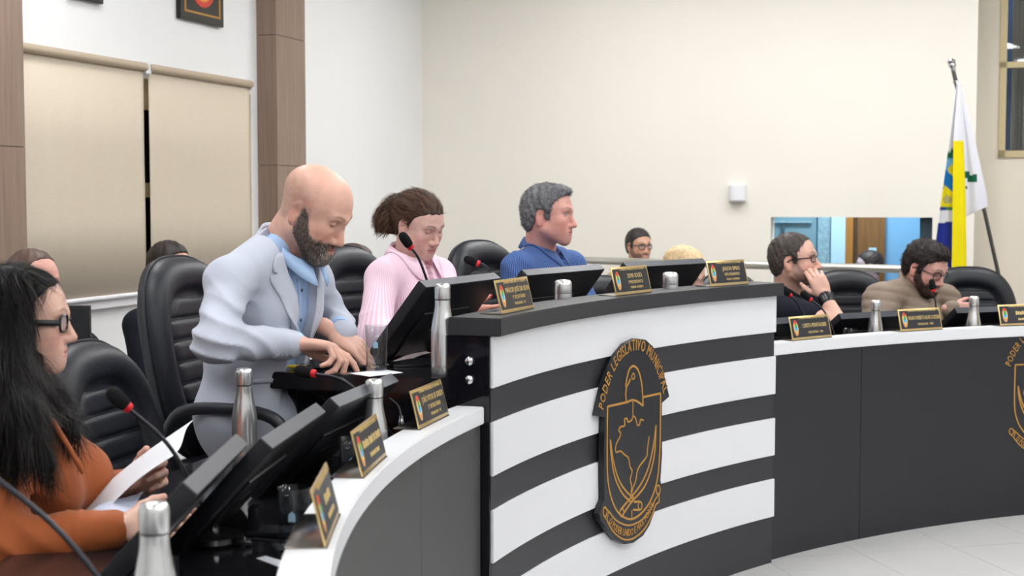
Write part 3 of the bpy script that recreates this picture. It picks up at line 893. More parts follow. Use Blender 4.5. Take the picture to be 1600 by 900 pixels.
monitor('mon', 38, 4.71, 138.0, .995, 0, 'black tilted monitor at the right end of the podium')
monitor('monl', 42, 4.63, 167.9, ZWK, 0, 'black monitor behind the ledge nearest to the podium')
monitor('monl', 42, 4.64, 175.2, ZWK, 0, 'black monitor in the middle of the left desk, seen edge-on')
monitor('monl', 42, 4.70, 180.8, ZWK, 0, 'black monitor closest to the woman in orange, beside her papers')
monitor('monr', 54, 4.74, 128.0, ZWK, 0, 'black monitor behind the first nameplate of the right desk')
monitor('monr', 54, 4.74, 120.0, ZWK, 0, 'black monitor in front of the man with the watch')
monitor('monr', 54, 4.74, 110.9, ZWK, 0, 'black monitor at the right edge below the flag')

# ------------------------------------------------------------------ bottles, flasks, tumblers
def build_bottle():
    root = plain_empty('steel_bottle')
    lathe('body', [(0, 0), (.031, 0), (.034, .004), (.0345, .03), (.0345, .118), (.0335, .135), (.0305, .155), (.0265, .175), (.0235, .192), (.0222, .205), (.0222, .2165), (.018, .218), (0, .218)], M_steel, root, 36)
    lathe('seal_ring', [(0, .217), (.0205, .217), (.0205, .2205), (0, .2205)], M_mic_base, root, 28)
    lathe('cap', [(0, .2195), (.0228, .2195), (.0232, .222), (.0232, .252), (.0222, .259), (.019, .2635), (.012, .2655), (0, .266)], M_steel, root, 36)
    return root
BG = 'stainless steel bottles on the desks'
def bottle(r, th, z, label): return place('bottle', build_bottle, frame_at(r, th, z, (th * 37) % 60), label, 'bottle', BG)
def at_px(u, Y, z):
    q = px(u, 314, Y); return Vector((q.x, q.y, z))
def polar(p):
    return math.hypot(p.x - CX, p.y - CY), math.degrees(math.atan2(p.y - CY, p.x - CX)) % 360
def bottle_px(u, Y, z, label):
    return place('bottle', build_bottle, Matrix.Translation(at_px(u, Y, z)), label, 'bottle', BG)
bottle_px(691, 4.14, .995, 'tall steel bottle standing on the podium beside its striped end')
bottle_px(378, 3.86, ZWK, 'steel bottle on the left desk in front of the grey jacket')
bottle_px(583, 3.62, ZWK, 'steel bottle behind the middle nameplate of the left desk')
bottle_px(233, 2.13, ZWK, 'blurred steel bottle in the near left foreground beside the orange sleeve')
bottle_px(1371, 6.53, ZWK, 'steel bottle on the right desk between two nameplates')
bottle_px(1525, 6.80, ZWK, 'steel bottle on the right desk under the flag')
def build_flask():
    root = plain_empty('steel_flask')
    lathe('body', [(0, 0), (.029, 0), (.031, .003), (.031, .185), (0, .185)], M_steel, root, 32)
    lathe('cup_cap', [(0, .186), (.0305, .186), (.031, .188), (.031, .215), (.029, .226), (.023, .2315), (.012, .2335), (0, .234)], M_steel, root, 32)
    return root
for u, Y, lab in ((880, 4.92, 'short steel flask behind the podium ledge left of the middle nameplate'), (1048, 5.45, 'short steel flask behind the podium ledge right of the middle nameplate')):
    place('flask', build_flask, Matrix.Translation(at_px(u, Y, .995)), lab, 'flask', 'short steel flasks on the podium')
def build_tumbler():
    root = plain_empty('glass_tumbler')
    lathe('glass', [(0, 0), (.029, 0), (.031, .003), (.034, .132), (.0335, .1335), (.0322, .132), (.0298, .014), (0, .012)], M_glass, root, 36)
    bm = bmesh.new()
    r_ = .0322
    pts = [(-.007, .068), (.007, .068), (.007, .083), (.0, .090), (-.007, .083), (-.007, .072)]
    vs = [bm.verts.new((.0001 + r_ * 1.01 * math.sin(a / r_), -r_ * 1.02 * math.cos(a / r_), z)) for a, z in pts]
    bm.faces.new(vs)
    bm_obj('printed_shield', bm, M_pale_blue, root)
    return root
def tumbler(u, Y, z, label):
    return place('tumbler', build_tumbler, Matrix.Translation(at_px(u, Y, z)), label, 'glass', 'glass tumblers on the desks')
tumbler(587, 4.22, .9975, 'clear tumbler on a white napkin at the end of the podium')
tumbler(455, 2.89, ZWK, 'blurred clear tumbler in the left foreground beside the ledge')
tumbler(549, 3.50, ZWK, 'clear tumbler half hidden behind the middle left nameplate')
tumbler(1331, 6.54, ZWK, 'clear tumbler on the right desk, mostly behind the ledge')

# ------------------------------------------------------------------ microphones
def mic(head, mid, foot, label, zdesk, thick=.0042):
    """gooseneck microphone: head tip, a point on the neck, foot on the desk"""
    root = empty('gooseneck_microphone', foot, label, 'microphone', 'gooseneck microphones on the desks')
    o = Vector(foot); R = lambda p: Vector(p) - o
    base_top = Vector((o.x, o.y, zdesk + .03))
    lathe('base', [(0, 0), (.062, 0), (.066, .006), (.062, .016), (.03, .026), (0, .028)], M_mic_base, root, 28)
    lathe('connector', [(0, .026), (.010, .026), (.011, .04), (.0085, .044), (.0085, .062), (.0105, .064), (.0105, .08), (.006, .084), (0, .084)], M_chrome, root, 18)
    p = smooth_path([R(base_top), R(mid), R(head)], 10)
    tube('gooseneck', p, thick, M_mic_stem, root, 10)
    d = (p[-1] - p[-3]).normalized()
    h0 = R(head)
    q = d.to_track_quat('Z', 'Y').to_matrix().to_4x4()
    Mx = Matrix.Translation(h0) @ q
    lathe('ring_light', [(0, -.012), (.0095, -.012), (.0115, -.008), (.0115, 0), (0, 0)], M_mic_red, root, 18, matrix=Mx)
    lathe('windscreen', [(0, -.001), (.0115, -.001), (.0145, .006), (.0155, .022), (.0150, .036), (.011, .046), (.005, .050), (0, .051)], M_foam, root, 22, matrix=Mx)
    return root
def foot_at(u, Y, z): return at_px(u, Y, z)
mic(px(197, 634, 2.92), px(268, 702, 2.95), foot_at(327, 2.97, ZWK), 'gooseneck microphone with red ring in front of the woman in orange', ZWK)
mic(px(-60, 706, 2.25), px(95, 832, 2.22), foot_at(215, 2.2, ZWK), 'nearest gooseneck microphone stem at the bottom left corner', ZWK, .0047)
mic(px(487, 583, 3.75), px(550, 604, 3.72), foot_at(640, 3.78, ZWK), 'gooseneck microphone pointing across the end of the podium', ZWK)
mic(px(640, 384, 4.45), px(660, 418, 4.47), foot_at(700, 4.55, .995), 'gooseneck microphone before the face of the woman in pink', .995)
mic(px(745, 411, 5.15), px(765, 424, 5.15), foot_at(815, 5.25, .995), 'gooseneck microphone to the left of the man in the blue shirt', .995)
mic(px(1233, 460, 6.30), px(1250, 480, 6.31), foot_at(1290, 6.38, ZWK), 'gooseneck microphone left of the two by the man in black', ZWK)
mic(px(1265, 467, 6.48), px(1290, 490, 6.46), foot_at(1318, 6.44, ZWK), 'gooseneck microphone right of the two by the man in black', ZWK)
mic(px(1458, 452, 6.95), px(1462, 475, 6.94), foot_at(1470, 6.90, ZWK), 'gooseneck microphone at the mouth of the man in beige', ZWK)
def lead(pts, label, name='microphone_cable'):
    o = Vector(pts[0]); ob = tube(name, [Vector(p) - o for p in smooth_path(pts, 8)], .0028, M_mic_base, None, 8); ob.location = o
    return ob
cb = lead([px(395, 842, 2.93), px(440, 846, 2.93), px(480, 838, 2.96)], '')
tag(cb, 'thin black cable lying on the desk behind the near tumbler', 'cable')
c0 = px(362, 846, 2.93)
o = lathe('cable_plug', [(0, 0), (.008, 0), (.0095, .004), (.0095, .022), (.0075, .024), (.0075, .036), (0, .037)], M_chrome, None, 16)
o.parent = cb; o.matrix_local = Matrix.Translation(Vector(px(366, 846, 2.93)) - cb.location) @ Matrix.Rotation(math.pi / 2, 4, 'Y')
cb2 = lead([px(608, 622, 3.95), px(622, 634, 3.95), px(627, 650, 3.93)], '')
tag(cb2, 'thin black cable hanging beside the nameplate next to the podium', 'cable')
o = lathe('cable_plug', [(0, 0), (.006, 0), (.0075, .004), (.0075, .02), (.006, .022), (.006, .034), (0, .035)], M_chrome, None, 16)
o.parent = cb2; o.matrix_local = Matrix.Translation(Vector(px(627, 668, 3.93)) - cb2.location)

# ------------------------------------------------------------------ nameplates
def nameplate(r, th, z, lines, label, turn=0.0):
    root = empty('nameplate', frame_at(r, th, z, turn), label, 'nameplate', 'gold rimmed nameplates on the desk ledges')
    t = math.radians(14); w, h = .262, .100
    A = Matrix(((1, 0, 0, 0), (0, math.sin(t), -math.cos(t), 0), (0, math.cos(t), math.sin(t), 0.004), (0, 0, 0, 1)))
    bm = bmesh.new(); box(bm, -w / 2, w / 2, 0, h, -.0035, 0, bev=.001)
    pl = auto_smooth(bm_obj('plate', bm, M_gold_metal, root, matrix=A))
    bm = bmesh.new(); box(bm, -w / 2 + .0065, w / 2 - .0065, .009, h - .008, -.001, .0008)
    bm_obj('black_face', bm, M_plate_black, pl)
    bm = bmesh.new(); box(bm, -w / 2, w / 2, -.002, .072, 0, .003, bev=.001)
    auto_smooth(bm_obj('foot', bm, M_brass_foot, root))
    def put(x, y, d): return Vector((x, y, .0008 + d))
    # coat of arms
    cx = -w / 2 + .034
    def oval(nm, a, b, y, d, m, k=1.0):
        pts = [(cx + a * math.cos(q * math.pi / 10), y + b * math.sin(q * math.pi / 10) * (1 if math.sin(q * math.pi / 10) > 0 else k)) for q in range(20)]
        bm_obj(nm, extrude_flat(pts, [tuple(range(20))], d, put), m, pl)
    oval('crest_rim', .0155, .034, .05, .0006, mat('crest_tan', srgb(206, 150, 96), .5))
    oval('crest_field', .0135, .020, .052, .0010, M_cyellow)
    oval('crest_shield', .0100, .014, .050, .0014, M_cblue)
    oval('crest_leaf', .006, .010, .060, .0018, M_green)
    oval('crest_crown', .0085, .009, .074, .0016, M_red)
    tx = .028
    for (txt, y, hh, ww) in lines:
        V, Fc = text_geo(txt, hh, ww)
        bm_obj('lettering', extrude_flat([(a + tx, b + y) for a, b in V], Fc, .0007, put), M_letter, pl)
    return root
HEAD = ('CÂMARA MUNICIPAL DE ITAPEMA - SC', .086, .0078, .200)
def nl(name, role, party, wname=.17):
    if role: return [HEAD, (name, .058, .016, wname), (role, .037, .0115, .105), (party, .019, .0085, .09)]
    return [HEAD, (name, .049, .018, wname), (party, .023, .0105, .10)]
nameplate(4.35, 157.9, 1.165, nl('MÁRCIO JOSÉ DA SILVA', '1º SECRETÁRIO', 'VEREADOR - PL', .19), 'nameplate at the left end of the podium ledge above the white bands')
nameplate(4.355, 146.0, 1.165, nl('ZILMA SOUZA', 'PRESIDENTE', 'VEREADORA - PROGRESSISTAS', .11), 'middle nameplate on the podium ledge above the gold crest')
nameplate(4.35, 137.1, 1.165, nl('JAISON SIMAS', 'VICE-PRESIDENTE', 'VEREADOR - PROGRESSISTAS', .12), 'nameplate at the right end of the podium ledge')
nameplate(4.396, 165.5, ZL, nl('JOÃO VITOR DE SOUZA', '2º SECRETÁRIO', 'VEREADOR - PL', .18), 'nameplate on the left ledge closest to the podium')
nameplate(4.378, 173.9, ZL, nl('#6 4 2 5', '', '#8 4', .19), 'blurred nameplate in the middle of the left ledge')
nameplate(4.372, 181.9, ZL, nl('#5', '', '#8 3', .10), 'nearest nameplate on the left ledge, turned almost edge-on')
nameplate(4.376, 129.2, ZL, nl('LORITA MONTAGNER', '', 'VEREADORA - PSD', .16), 'first nameplate of the right desk next to the podium')
nameplate(4.370, 120.0, ZL, nl('MAURO ROBERTO ALVES CORDEIRO', '', 'VEREADOR - PSD', .205), 'second nameplate of the right desk between two steel bottles')
nameplate(4.370, 111.9, ZL, nl('#9', '', '#8 2', .12), 'nameplate cut off by the right edge of the picture')

# ------------------------------------------------------------------ papers and small things on the desks
def sheet(name, corners, label, cat, m=M_paper, curl=0.0, thick=.0008, n=10):
    c = [Vector(p) for p in corners]; o = sum(c, Vector()) / 4
    nr = (c[1] - c[0]).cross(c[3] - c[0]).normalized()
    vs, fs = [], []
    for i in range(n + 1):
        for j in range(n + 1):
            a, b = i / n, j / n
            p = c[0].lerp(c[1], a).lerp(c[3].lerp(c[2], a), b) + nr * (curl * math.sin(math.pi * b) + curl * .4 * math.sin(2 * math.pi * a))
            vs.append(p - o)
    for i in range(n):
        for j in range(n): q = i * (n + 1) + j; fs.append((q, q + n + 1, q + n + 2, q + 1))
    ob = link_mesh(name, vs, fs, m, None, True, o)
    md = ob.modifiers.new('thickness', 'SOLIDIFY'); md.thickness = thick
    return tag(ob, label, cat)
def onz(u, v, z):
    q = px(u, v, 1.0); d = q - Vector((0, 0, CAMZ)); t = (z - CAMZ) / d.z
    return Vector((0, 0, CAMZ)) + d * t
zt_ = .9955
sheet('napkin', [onz(545, 583, zt_), onz(577, 588, zt_), onz(630, 582, zt_), onz(600, 577, zt_)], 'white paper napkin under the tumbler on the podium', 'napkin', thick=.0012)
sheet('document_sheet', [onz(600, 570, zt_), onz(640, 571, zt_), onz(668, 558, zt_), onz(612, 560, zt_)], 'flat white document behind the tumbler on the podium', 'paper')
sheet('document_sheet', [onz(610, 566, zt_ + .006), onz(640, 562, zt_ + .006), onz(680, 550, zt_ + .012), onz(655, 549, zt_ + .012)], 'pinkish sheet leaning beside the tall steel bottle', 'paper', mat('pink_paper', srgb(225, 205, 208), .7), .004)
ph = empty('smartphone', onz(520, 574, .995), 'black smartphone case lying on the podium under the hands', 'phone')
fm = Matrix.Rotation(math.radians(8), 4, 'Z')
bm = bmesh.new(); box(bm, -.10, .10, -.05, .05, 0, .011, bev=.004); auto_smooth(bm_obj('case', bm, M_phone, ph, matrix=fm))
bm = bmesh.new(); box(bm, -.09, .09, -.042, .042, .0108, .0118); bm_obj('screen', bm, M_screen, ph, matrix=fm)
mk = empty('marker_pen', onz(470, 577, .9955), 'yellow and black marker pen beside the smartphone', 'pen')
q = Matrix.Translation((0, 0, .007)) @ Matrix.Rotation(math.radians(-6), 4, 'Z') @ Matrix.Rotation(math.pi / 2, 4, 'Y')
lathe('barrel', [(0, -.04), (.004, -.04), (.0065, -.03), (.0065, .02), (0, .02)], M_yellow, mk, 14, matrix=q)
lathe('cap', [(0, .02), (.007, .02), (.007, .06), (.004, .066), (0, .067)], M_phone, mk, 14, matrix=q)
fo = empty('dark_folder', onz(655, 568, .995), 'thin black folder lying next to the tall steel bottle', 'folder')
bm = bmesh.new(); box(bm, -.10, .10, -.08, .08, 0, .006, bev=.002); auto_smooth(bm_obj('cover', bm, M_phone, fo, matrix=Matrix.Rotation(.3, 4, 'Z')))
bm = bmesh.new(); box(bm, -.095, .095, -.075, .075, .0055, .008); bm_obj('pages', bm, M_monitor, fo, matrix=Matrix.Rotation(.3, 4, 'Z'))
sheet('document_sheet', [onz(400, 872, ZWK + .001), onz(455, 893, ZWK + .001), onz(470, 885, ZWK + .001), onz(415, 868, ZWK + .001)], 'corner of white paper beside the near tumbler', 'paper')

# laptop-like screen in front of the man at the far left
sc_ = empty('small_monitor', at_px(120, 4.9, .80), 'small black screen in front of the man at the far left', 'monitor')
bm = bmesh.new(); box(bm, -.075, .04, -.012, .012, .03, .34, bev=.003); hb = auto_smooth(bm_obj('housing', bm, M_monitor, sc_))
bm = bmesh.new(); box(bm, -.070, .035, -.0128, -.0115, .045, .33); bm_obj('screen', bm, M_screen, hb)
bm = bmesh.new(); box(bm, -.06, .03, -.05, .05, -.80, -.788, bev=.003); box(bm, -.03, .0, -.012, .012, -.79, .04); bm_obj('stand', bm, M_monitor, sc_)

# ------------------------------------------------------------------ flag
FY = 9.2
fp = empty('flag_on_pole', Vector((px(1563, 440, FY + .1).x, FY + .1, 0)), 'white, yellow and blue flag hanging from a leaning steel pole', 'flag')
fo_ = fp.matrix_world.translation.copy()
top = px(1489, 108, FY + .06); low = px(1560, 428, FY + .26)
dirp = (low - top).normalized(); bott = top + dirp * ((top.z - .04) / -dirp.z)
fp.location = (bott.x, bott.y, 0); fo_ = Vector((bott.x, bott.y, 0))
R_ = lambda p: Vector(p) - fo_
tube('pole', [R_(bott), R_(top)], .0135, mat('pole_steel', srgb(120, 118, 112), .3, metal=.8), fp, 12)
q = (-dirp).to_track_quat('Z', 'Y').to_matrix().to_4x4()
lathe('finial', [(0, -.01), (.016, -.01), (.016, .012), (.024, .016), (.026, .03), (.022, .04), (.027, .046), (.027, .058), (.014, .064), (.008, .074), (0, .078)], M_chrome, fp, 16, matrix=Matrix.Translation(R_(top)) @ q)
for k in (.09, .16):
    lathe('pole_clip', [(0, 0), (.018, 0), (.02, .006), (.018, .014), (0, .014)], M_chrome, fp, 12, matrix=Matrix.Translation(R_(top + dirp * k)) @ q)
lathe('flag_stand', [(0, 0), (.16, 0), (.16, .015), (.05, .03), (.03, .2), (.018, .21), (0, .21)], M_rail_steel, fp, 24)
def cloth(name, L_, Rr, cols, depth, folds, amp, flip=1):
    """hanging sheet between a left and right outline given as (u, v) rows; cols(a, b) -> colour"""
    NU, NV = 56, 130; vs, fs, cl = [], [], []
    lu = np.interp(np.linspace(0, 1, NV + 1), np.linspace(0, 1, len(L_)), [p[0] for p in L_]); lv = np.interp(np.linspace(0, 1, NV + 1), np.linspace(0, 1, len(L_)), [p[1] for p in L_])
    ru = np.interp(np.linspace(0, 1, NV + 1), np.linspace(0, 1, len(Rr)), [p[0] for p in Rr]); rv = np.interp(np.linspace(0, 1, NV + 1), np.linspace(0, 1, len(Rr)), [p[1] for p in Rr])
    for j in range(NV + 1):
        for i in range(NU + 1):
            a = i / NU; b = j / NV
            d = depth(a, b) + amp * b ** .6 * math.sin(a * folds * math.pi + .8 * b)
            vs.append(R_(px(lu[j] + (ru[j] - lu[j]) * a, lv[j] + (rv[j] - lv[j]) * a, FY + d))); cl.append(cols(lu[j] + (ru[j] - lu[j]) * a, lv[j] + (rv[j] - lv[j]) * a))
    for j in range(NV):
        for i in range(NU): q_ = j * (NU + 1) + i; fs.append((q_, q_ + 1, q_ + NU + 2, q_ + NU + 1))
    o = link_mesh(name, vs, fs, M_vcol, fp, True)
    at = o.data.color_attributes.new('Col', 'FLOAT_COLOR', 'POINT')
    for i, c in enumerate(cl): at.data[i].color = (*c, 1)
    md = o.modifiers.new('thickness', 'SOLIDIFY'); md.thickness = .003
    return o
cW, cY, cB, cG = srgb(236, 236, 244), srgb(240, 222, 20), srgb(38, 52, 140), srgb(20, 96, 66)
cLB, cMB, cGr = srgb(120, 184, 226), srgb(30, 120, 196), srgb(150, 150, 140)
def col_left(u, v):
    # crest partly in the fold
    if v < 228: return cW
    lo = np.interp(v, [222, 232, 240, 248, 262, 280, 300, 330, 350], [1491, 1488, 1480, 1477, 1475.5, 1473, 1470, 1467, 1466])
    if v < 330:
        if u < lo: return cW
        if v < 246: return cG
        if v < 262 + (u - 1474) * .9:
            return cLB if v < 262 - (u - 1481) * .6 or u < 1481 else cY
        if v < 284 + (u - 1470) * .9: return cMB
        if abs((u - 1478) + (v - 285) * .55) < 1.3 and 282 < v < 303: return cGr
        if v < 322:
            return cGr if (u - 1480) ** 2 / 1.4 + (v - 312) ** 2 < 40 and (int(u * 1.3) + int(v)) % 3 else cY
        return srgb(60, 130, 80) if u > 1478 else cB
    if v < 332 + (1490 - u) * .1 + 14:
        return cW if u > 1462 else cB
    return cB
def col_right(u, v):
    if 268 < v < 278 and 1505 < u < 1515: return cG
    if 274 - (u - 1515) * .2 < v < 284 and 1511 < u < 1526: return cG
    if abs(v - 293) < 2 and 1508 < u < 1511: return srgb(70, 70, 70)
    return cW
cloth('cloth_front_fold', [(1495, 128), (1478, 260), (1468, 330), (1462, 380), (1462, 480), (1462, 640)], [(1498, 128), (1492, 260), (1492, 330), (1492, 380), (1494, 480), (1494, 640)], col_left, lambda a, b: -.01 + .05 * a, 2.2, .02)
cloth('cloth_yellow_fold', [(1496, 130), (1490, 220), (1489, 300), (1488, 360), (1487, 422)], [(1500, 128), (1505, 220), (1508, 300), (1509, 360), (1510, 434)], lambda u, v: cW if v < 219 else cY, lambda a, b: -.07 * b ** .5 + .02 * (2 * a - 1) ** 2, 1.5, .012)
cloth('cloth_rear_fold', [(1498, 126), (1502, 190), (1506, 250), (1508, 300), (1509, 338)], [(1499, 126), (1516, 190), (1530, 250), (1541, 300), (1544, 322)], col_right, lambda a, b: .03 + .05 * a, 2.5, .02)
cloth('cloth_blue_fold', [(1488, 420), (1486, 520), (1486, 640)], [(1502, 424), (1503, 520), (1503, 640)], lambda u, v: cB, lambda a, b: .02, 2.0, .012)

# ------------------------------------------------------------------ soft bodies: signed distance fields meshed into one surface
F4 = np.float32
def smin(a, b, k):
    if k <= 0: return np.minimum(a, b)
    h = np.clip(0.5 + 0.5 * (b - a) / k, 0, 1)
    return b + (a - b) * h - k * h * (1 - h)
def smax(a, b, k): return -smin(-a, -b, k)
class Field:
    def __init__(s): s.ops = []
    def add(s, fn, lo, hi, k=0.0, mode='u'): s.ops.append((fn, np.array(lo, float), np.array(hi, float), k, mode)); return s
    def cone(s, a, b, ra, rb, k=0.02, mode='u'):
        a = np.array(a, float); b = np.array(b, float); ab = b - a; L2 = max(1e-9, ab @ ab)
        def fn(x, y, z):
            t = np.clip(((x - a[0]) * ab[0] + (y - a[1]) * ab[1] + (z - a[2]) * ab[2]) / L2, 0, 1)
            return np.sqrt((x - a[0] - t * ab[0]) ** 2 + (y - a[1] - t * ab[1]) ** 2 + (z - a[2] - t * ab[2]) ** 2) - (ra + (rb - ra) * t)
        m = max(ra, rb); return s.add(fn, np.minimum(a, b) - m, np.maximum(a, b) + m, k, mode)
    def ell(s, c, r, R=None, k=0.02, mode='u'):
        c = np.array(c, float); r = np.array(r, float); R = np.eye(3) if R is None else np.array(R, float)
        def fn(x, y, z):
            dx, dy, dz = x - c[0], y - c[1], z - c[2]
            q = [R[0, i] * dx + R[1, i] * dy + R[2, i] * dz for i in range(3)]
            k0 = np.sqrt((q[0] / r[0]) ** 2 + (q[1] / r[1]) ** 2 + (q[2] / r[2]) ** 2) + 1e-9
            k1 = np.sqrt((q[0] / r[0] ** 2) ** 2 + (q[1] / r[1] ** 2) ** 2 + (q[2] / r[2] ** 2) ** 2) + 1e-9
            return k0 * (k0 - 1) / k1
        e = np.sqrt(((R * r) ** 2).sum(1)); return s.add(fn, c - e, c + e, k, mode)
    def chain(s, pts, rads, k=0.02, mode='u'):
        for i in range(len(pts) - 1): s.cone(pts[i], pts[i + 1], rads[i], rads[i + 1], k, mode)
        return s
    def every(s, fn, mode='disp', k=0.0): return s.add(fn, (-9,) * 3, (9,) * 3, k, mode)
    def _apply(s, d, fn, k, mode, x, y, z):
        if mode == 'disp': return fn(x, y, z, d)
        v = fn(x, y, z)
        if mode == 'u': return smin(d, v, k)
        if mode == 's': return smax(d, -v, k)
        return smax(d, v, k)
    def at(s, P):
        P = np.asarray(P, F4); d = np.full(len(P), 1.0, F4)
        for fn, lo, hi, k, mode in s.ops: d = s._apply(d, fn, k, mode, P[:, 0], P[:, 1], P[:, 2])
        return d
    def mesh(s, h, lo=None, hi=None):
        if lo is None:
            us = [(a, b) for f_, a, b, k, m in s.ops if m == 'u']
            lo = np.min([a for a, b in us], 0) - 3 * h; hi = np.max([b for a, b in us], 0) + 3 * h
        lo = np.array(lo, float); hi = np.array(hi, float)
        n = np.ceil((hi - lo) / h).astype(int) + 1
        ax = [(lo[i] + h * np.arange(n[i])).astype(F4) for i in range(3)]
        D = np.full(n, 1.0, F4)
        for fn, a, b, k, mode in s.ops:
            pad = k + 3 * h
            sl = []
            for i in range(3):
                i0 = max(0, int((a[i] - pad - lo[i]) / h)); i1 = min(n[i], int((b[i] + pad - lo[i]) / h) + 2)
                sl.append(slice(i0, i1))
            if any(q.stop <= q.start for q in sl): continue
            sl = tuple(sl)
            x = ax[0][sl[0]][:, None, None]; y = ax[1][sl[1]][None, :, None]; z = ax[2][sl[2]][None, None, :]
            D[sl] = s._apply(D[sl], fn, k, mode, x, y, z)
        return nets(D, lo, h)
def nets(D, lo, h):
    S = D < 0; nx, ny, nz = D.shape
    c = np.zeros((nx - 1, ny - 1, nz - 1), np.int8)
    offs = [(i, j, k) for i in (0, 1) for j in (0, 1) for k in (0, 1)]
    for i, j, k in offs: c += S[i:nx - 1 + i, j:ny - 1 + j, k:nz - 1 + k]
    act = np.argwhere((c > 0) & (c < 8))
    if len(act) == 0: return np.zeros((0, 3)), np.zeros((0, 4), int)
    vals = np.stack([D[act[:, 0] + i, act[:, 1] + j, act[:, 2] + k] for i, j, k in offs], 1)
    acc = np.zeros((len(act), 3)); cnt = np.zeros(len(act))
    O = np.array(offs, float)
    for a in range(8):
        for b in range(a + 1, 8):
            if np.abs(O[a] - O[b]).sum() != 1: continue
            va, vb = vals[:, a], vals[:, b]; m = (va < 0) != (vb < 0)
            t = np.where(m, va / np.where(m, va - vb, 1), 0)
            acc += np.where(m[:, None], O[a] + t[:, None] * (O[b] - O[a]), 0); cnt += m
    V = lo + h * (act + acc / cnt[:, None])
    idx = -np.ones(c.shape, np.int64); idx[act[:, 0], act[:, 1], act[:, 2]] = np.arange(len(act))
    Q = []
    for axis in range(3):
        A = [slice(None)] * 3; B = [slice(None)] * 3; A[axis] = slice(0, -1); B[axis] = slice(1, None)
        sa, sb = S[tuple(A)], S[tuple(B)]
        e = np.argwhere(sa != sb); u, v = (axis + 1) % 3, (axis + 2) % 3
        ok = (e[:, u] > 0) & (e[:, v] > 0) & (e[:, u] < D.shape[u] - 1) & (e[:, v] < D.shape[v] - 1); e = e[ok]
        inside = sa[e[:, 0], e[:, 1], e[:, 2]]
        def ci(du, dv):
            q = e.copy(); q[:, u] += du; q[:, v] += dv; return idx[q[:, 0], q[:, 1], q[:, 2]]
        q = np.stack([ci(-1, -1), ci(0, -1), ci(0, 0), ci(-1, 0)], 1)
        q[~inside] = q[~inside][:, ::-1]
        Q.append(q)
    Q = np.concatenate(Q); Q = Q[(Q >= 0).all(1)]
    return V, Q
def np_mesh(name, V, Q, m, parent, cols=None, wrap=None):
    me = bpy.data.meshes.new(name)
    me.vertices.add(len(V)); me.vertices.foreach_set('co', np.asarray(V, F4).ravel())
    me.loops.add(len(Q) * 4); me.loops.foreach_set('vertex_index', np.asarray(Q, np.int32).ravel())
    me.polygons.add(len(Q)); me.polygons.foreach_set('loop_start', np.arange(0, len(Q) * 4, 4, dtype=np.int32)); me.polygons.foreach_set('loop_total', np.full(len(Q), 4, np.int32))
    me.update(calc_edges=True); me.validate()
    me.polygons.foreach_set('use_smooth', [True] * len(me.polygons))
    if cols is not None:
        at = me.color_attributes.new('Col', 'FLOAT_COLOR', 'POINT')
        at.data.foreach_set('color', np.concatenate([cols, np.ones((len(V), 1))], 1).astype(F4).ravel())
    if wrap is not None:
        at = me.attributes.new('wrap', 'FLOAT', 'POINT'); at.data.foreach_set('value', np.asarray(wrap, F4))
    me.materials.append(m)
    o = bpy.data.objects.new(name, me); COL.objects.link(o); o.parent = parent
    return o
def cat_mesh(parts):
    Vs, Qs, b = [], [], 0
    for V, Q in parts: Vs.append(V); Qs.append(Q + b); b += len(V)
    return np.concatenate(Vs), np.concatenate(Qs)
_rs = np.random.RandomState(4)
_WV = [(_rs.normal(size=3), _rs.rand() * 6.28) for _ in range(14)]
def fuzz(x, y, z, f, n=8, o=0):
    """cheap smooth noise, about -1..1"""
    a = 0
    for w, ph in _WV[o:o + n]: a = a + np.sin((x * w[0] + y * w[1] + z * w[2]) * f + ph)
    return a / math.sqrt(n) * .9
def rot(yaw, pitch=0.0, roll=0.0):
    """columns: forward, left, up of a head that looks along yaw, nods down by pitch and leans right by roll (degrees)"""
    y, p, r = map(math.radians, (yaw, pitch, roll))
    Rz = np.array([[math.cos(y), -math.sin(y), 0], [math.sin(y), math.cos(y), 0], [0, 0, 1]])
    Ry = np.array([[math.cos(p), 0, math.sin(p)], [0, 1, 0], [-math.sin(p), 0, math.cos(p)]])
    Rx = np.array([[1, 0, 0], [0, math.cos(r), -math.sin(r)], [0, math.sin(r), math.cos(r)]])
    return Rz @ Ry @ Rx
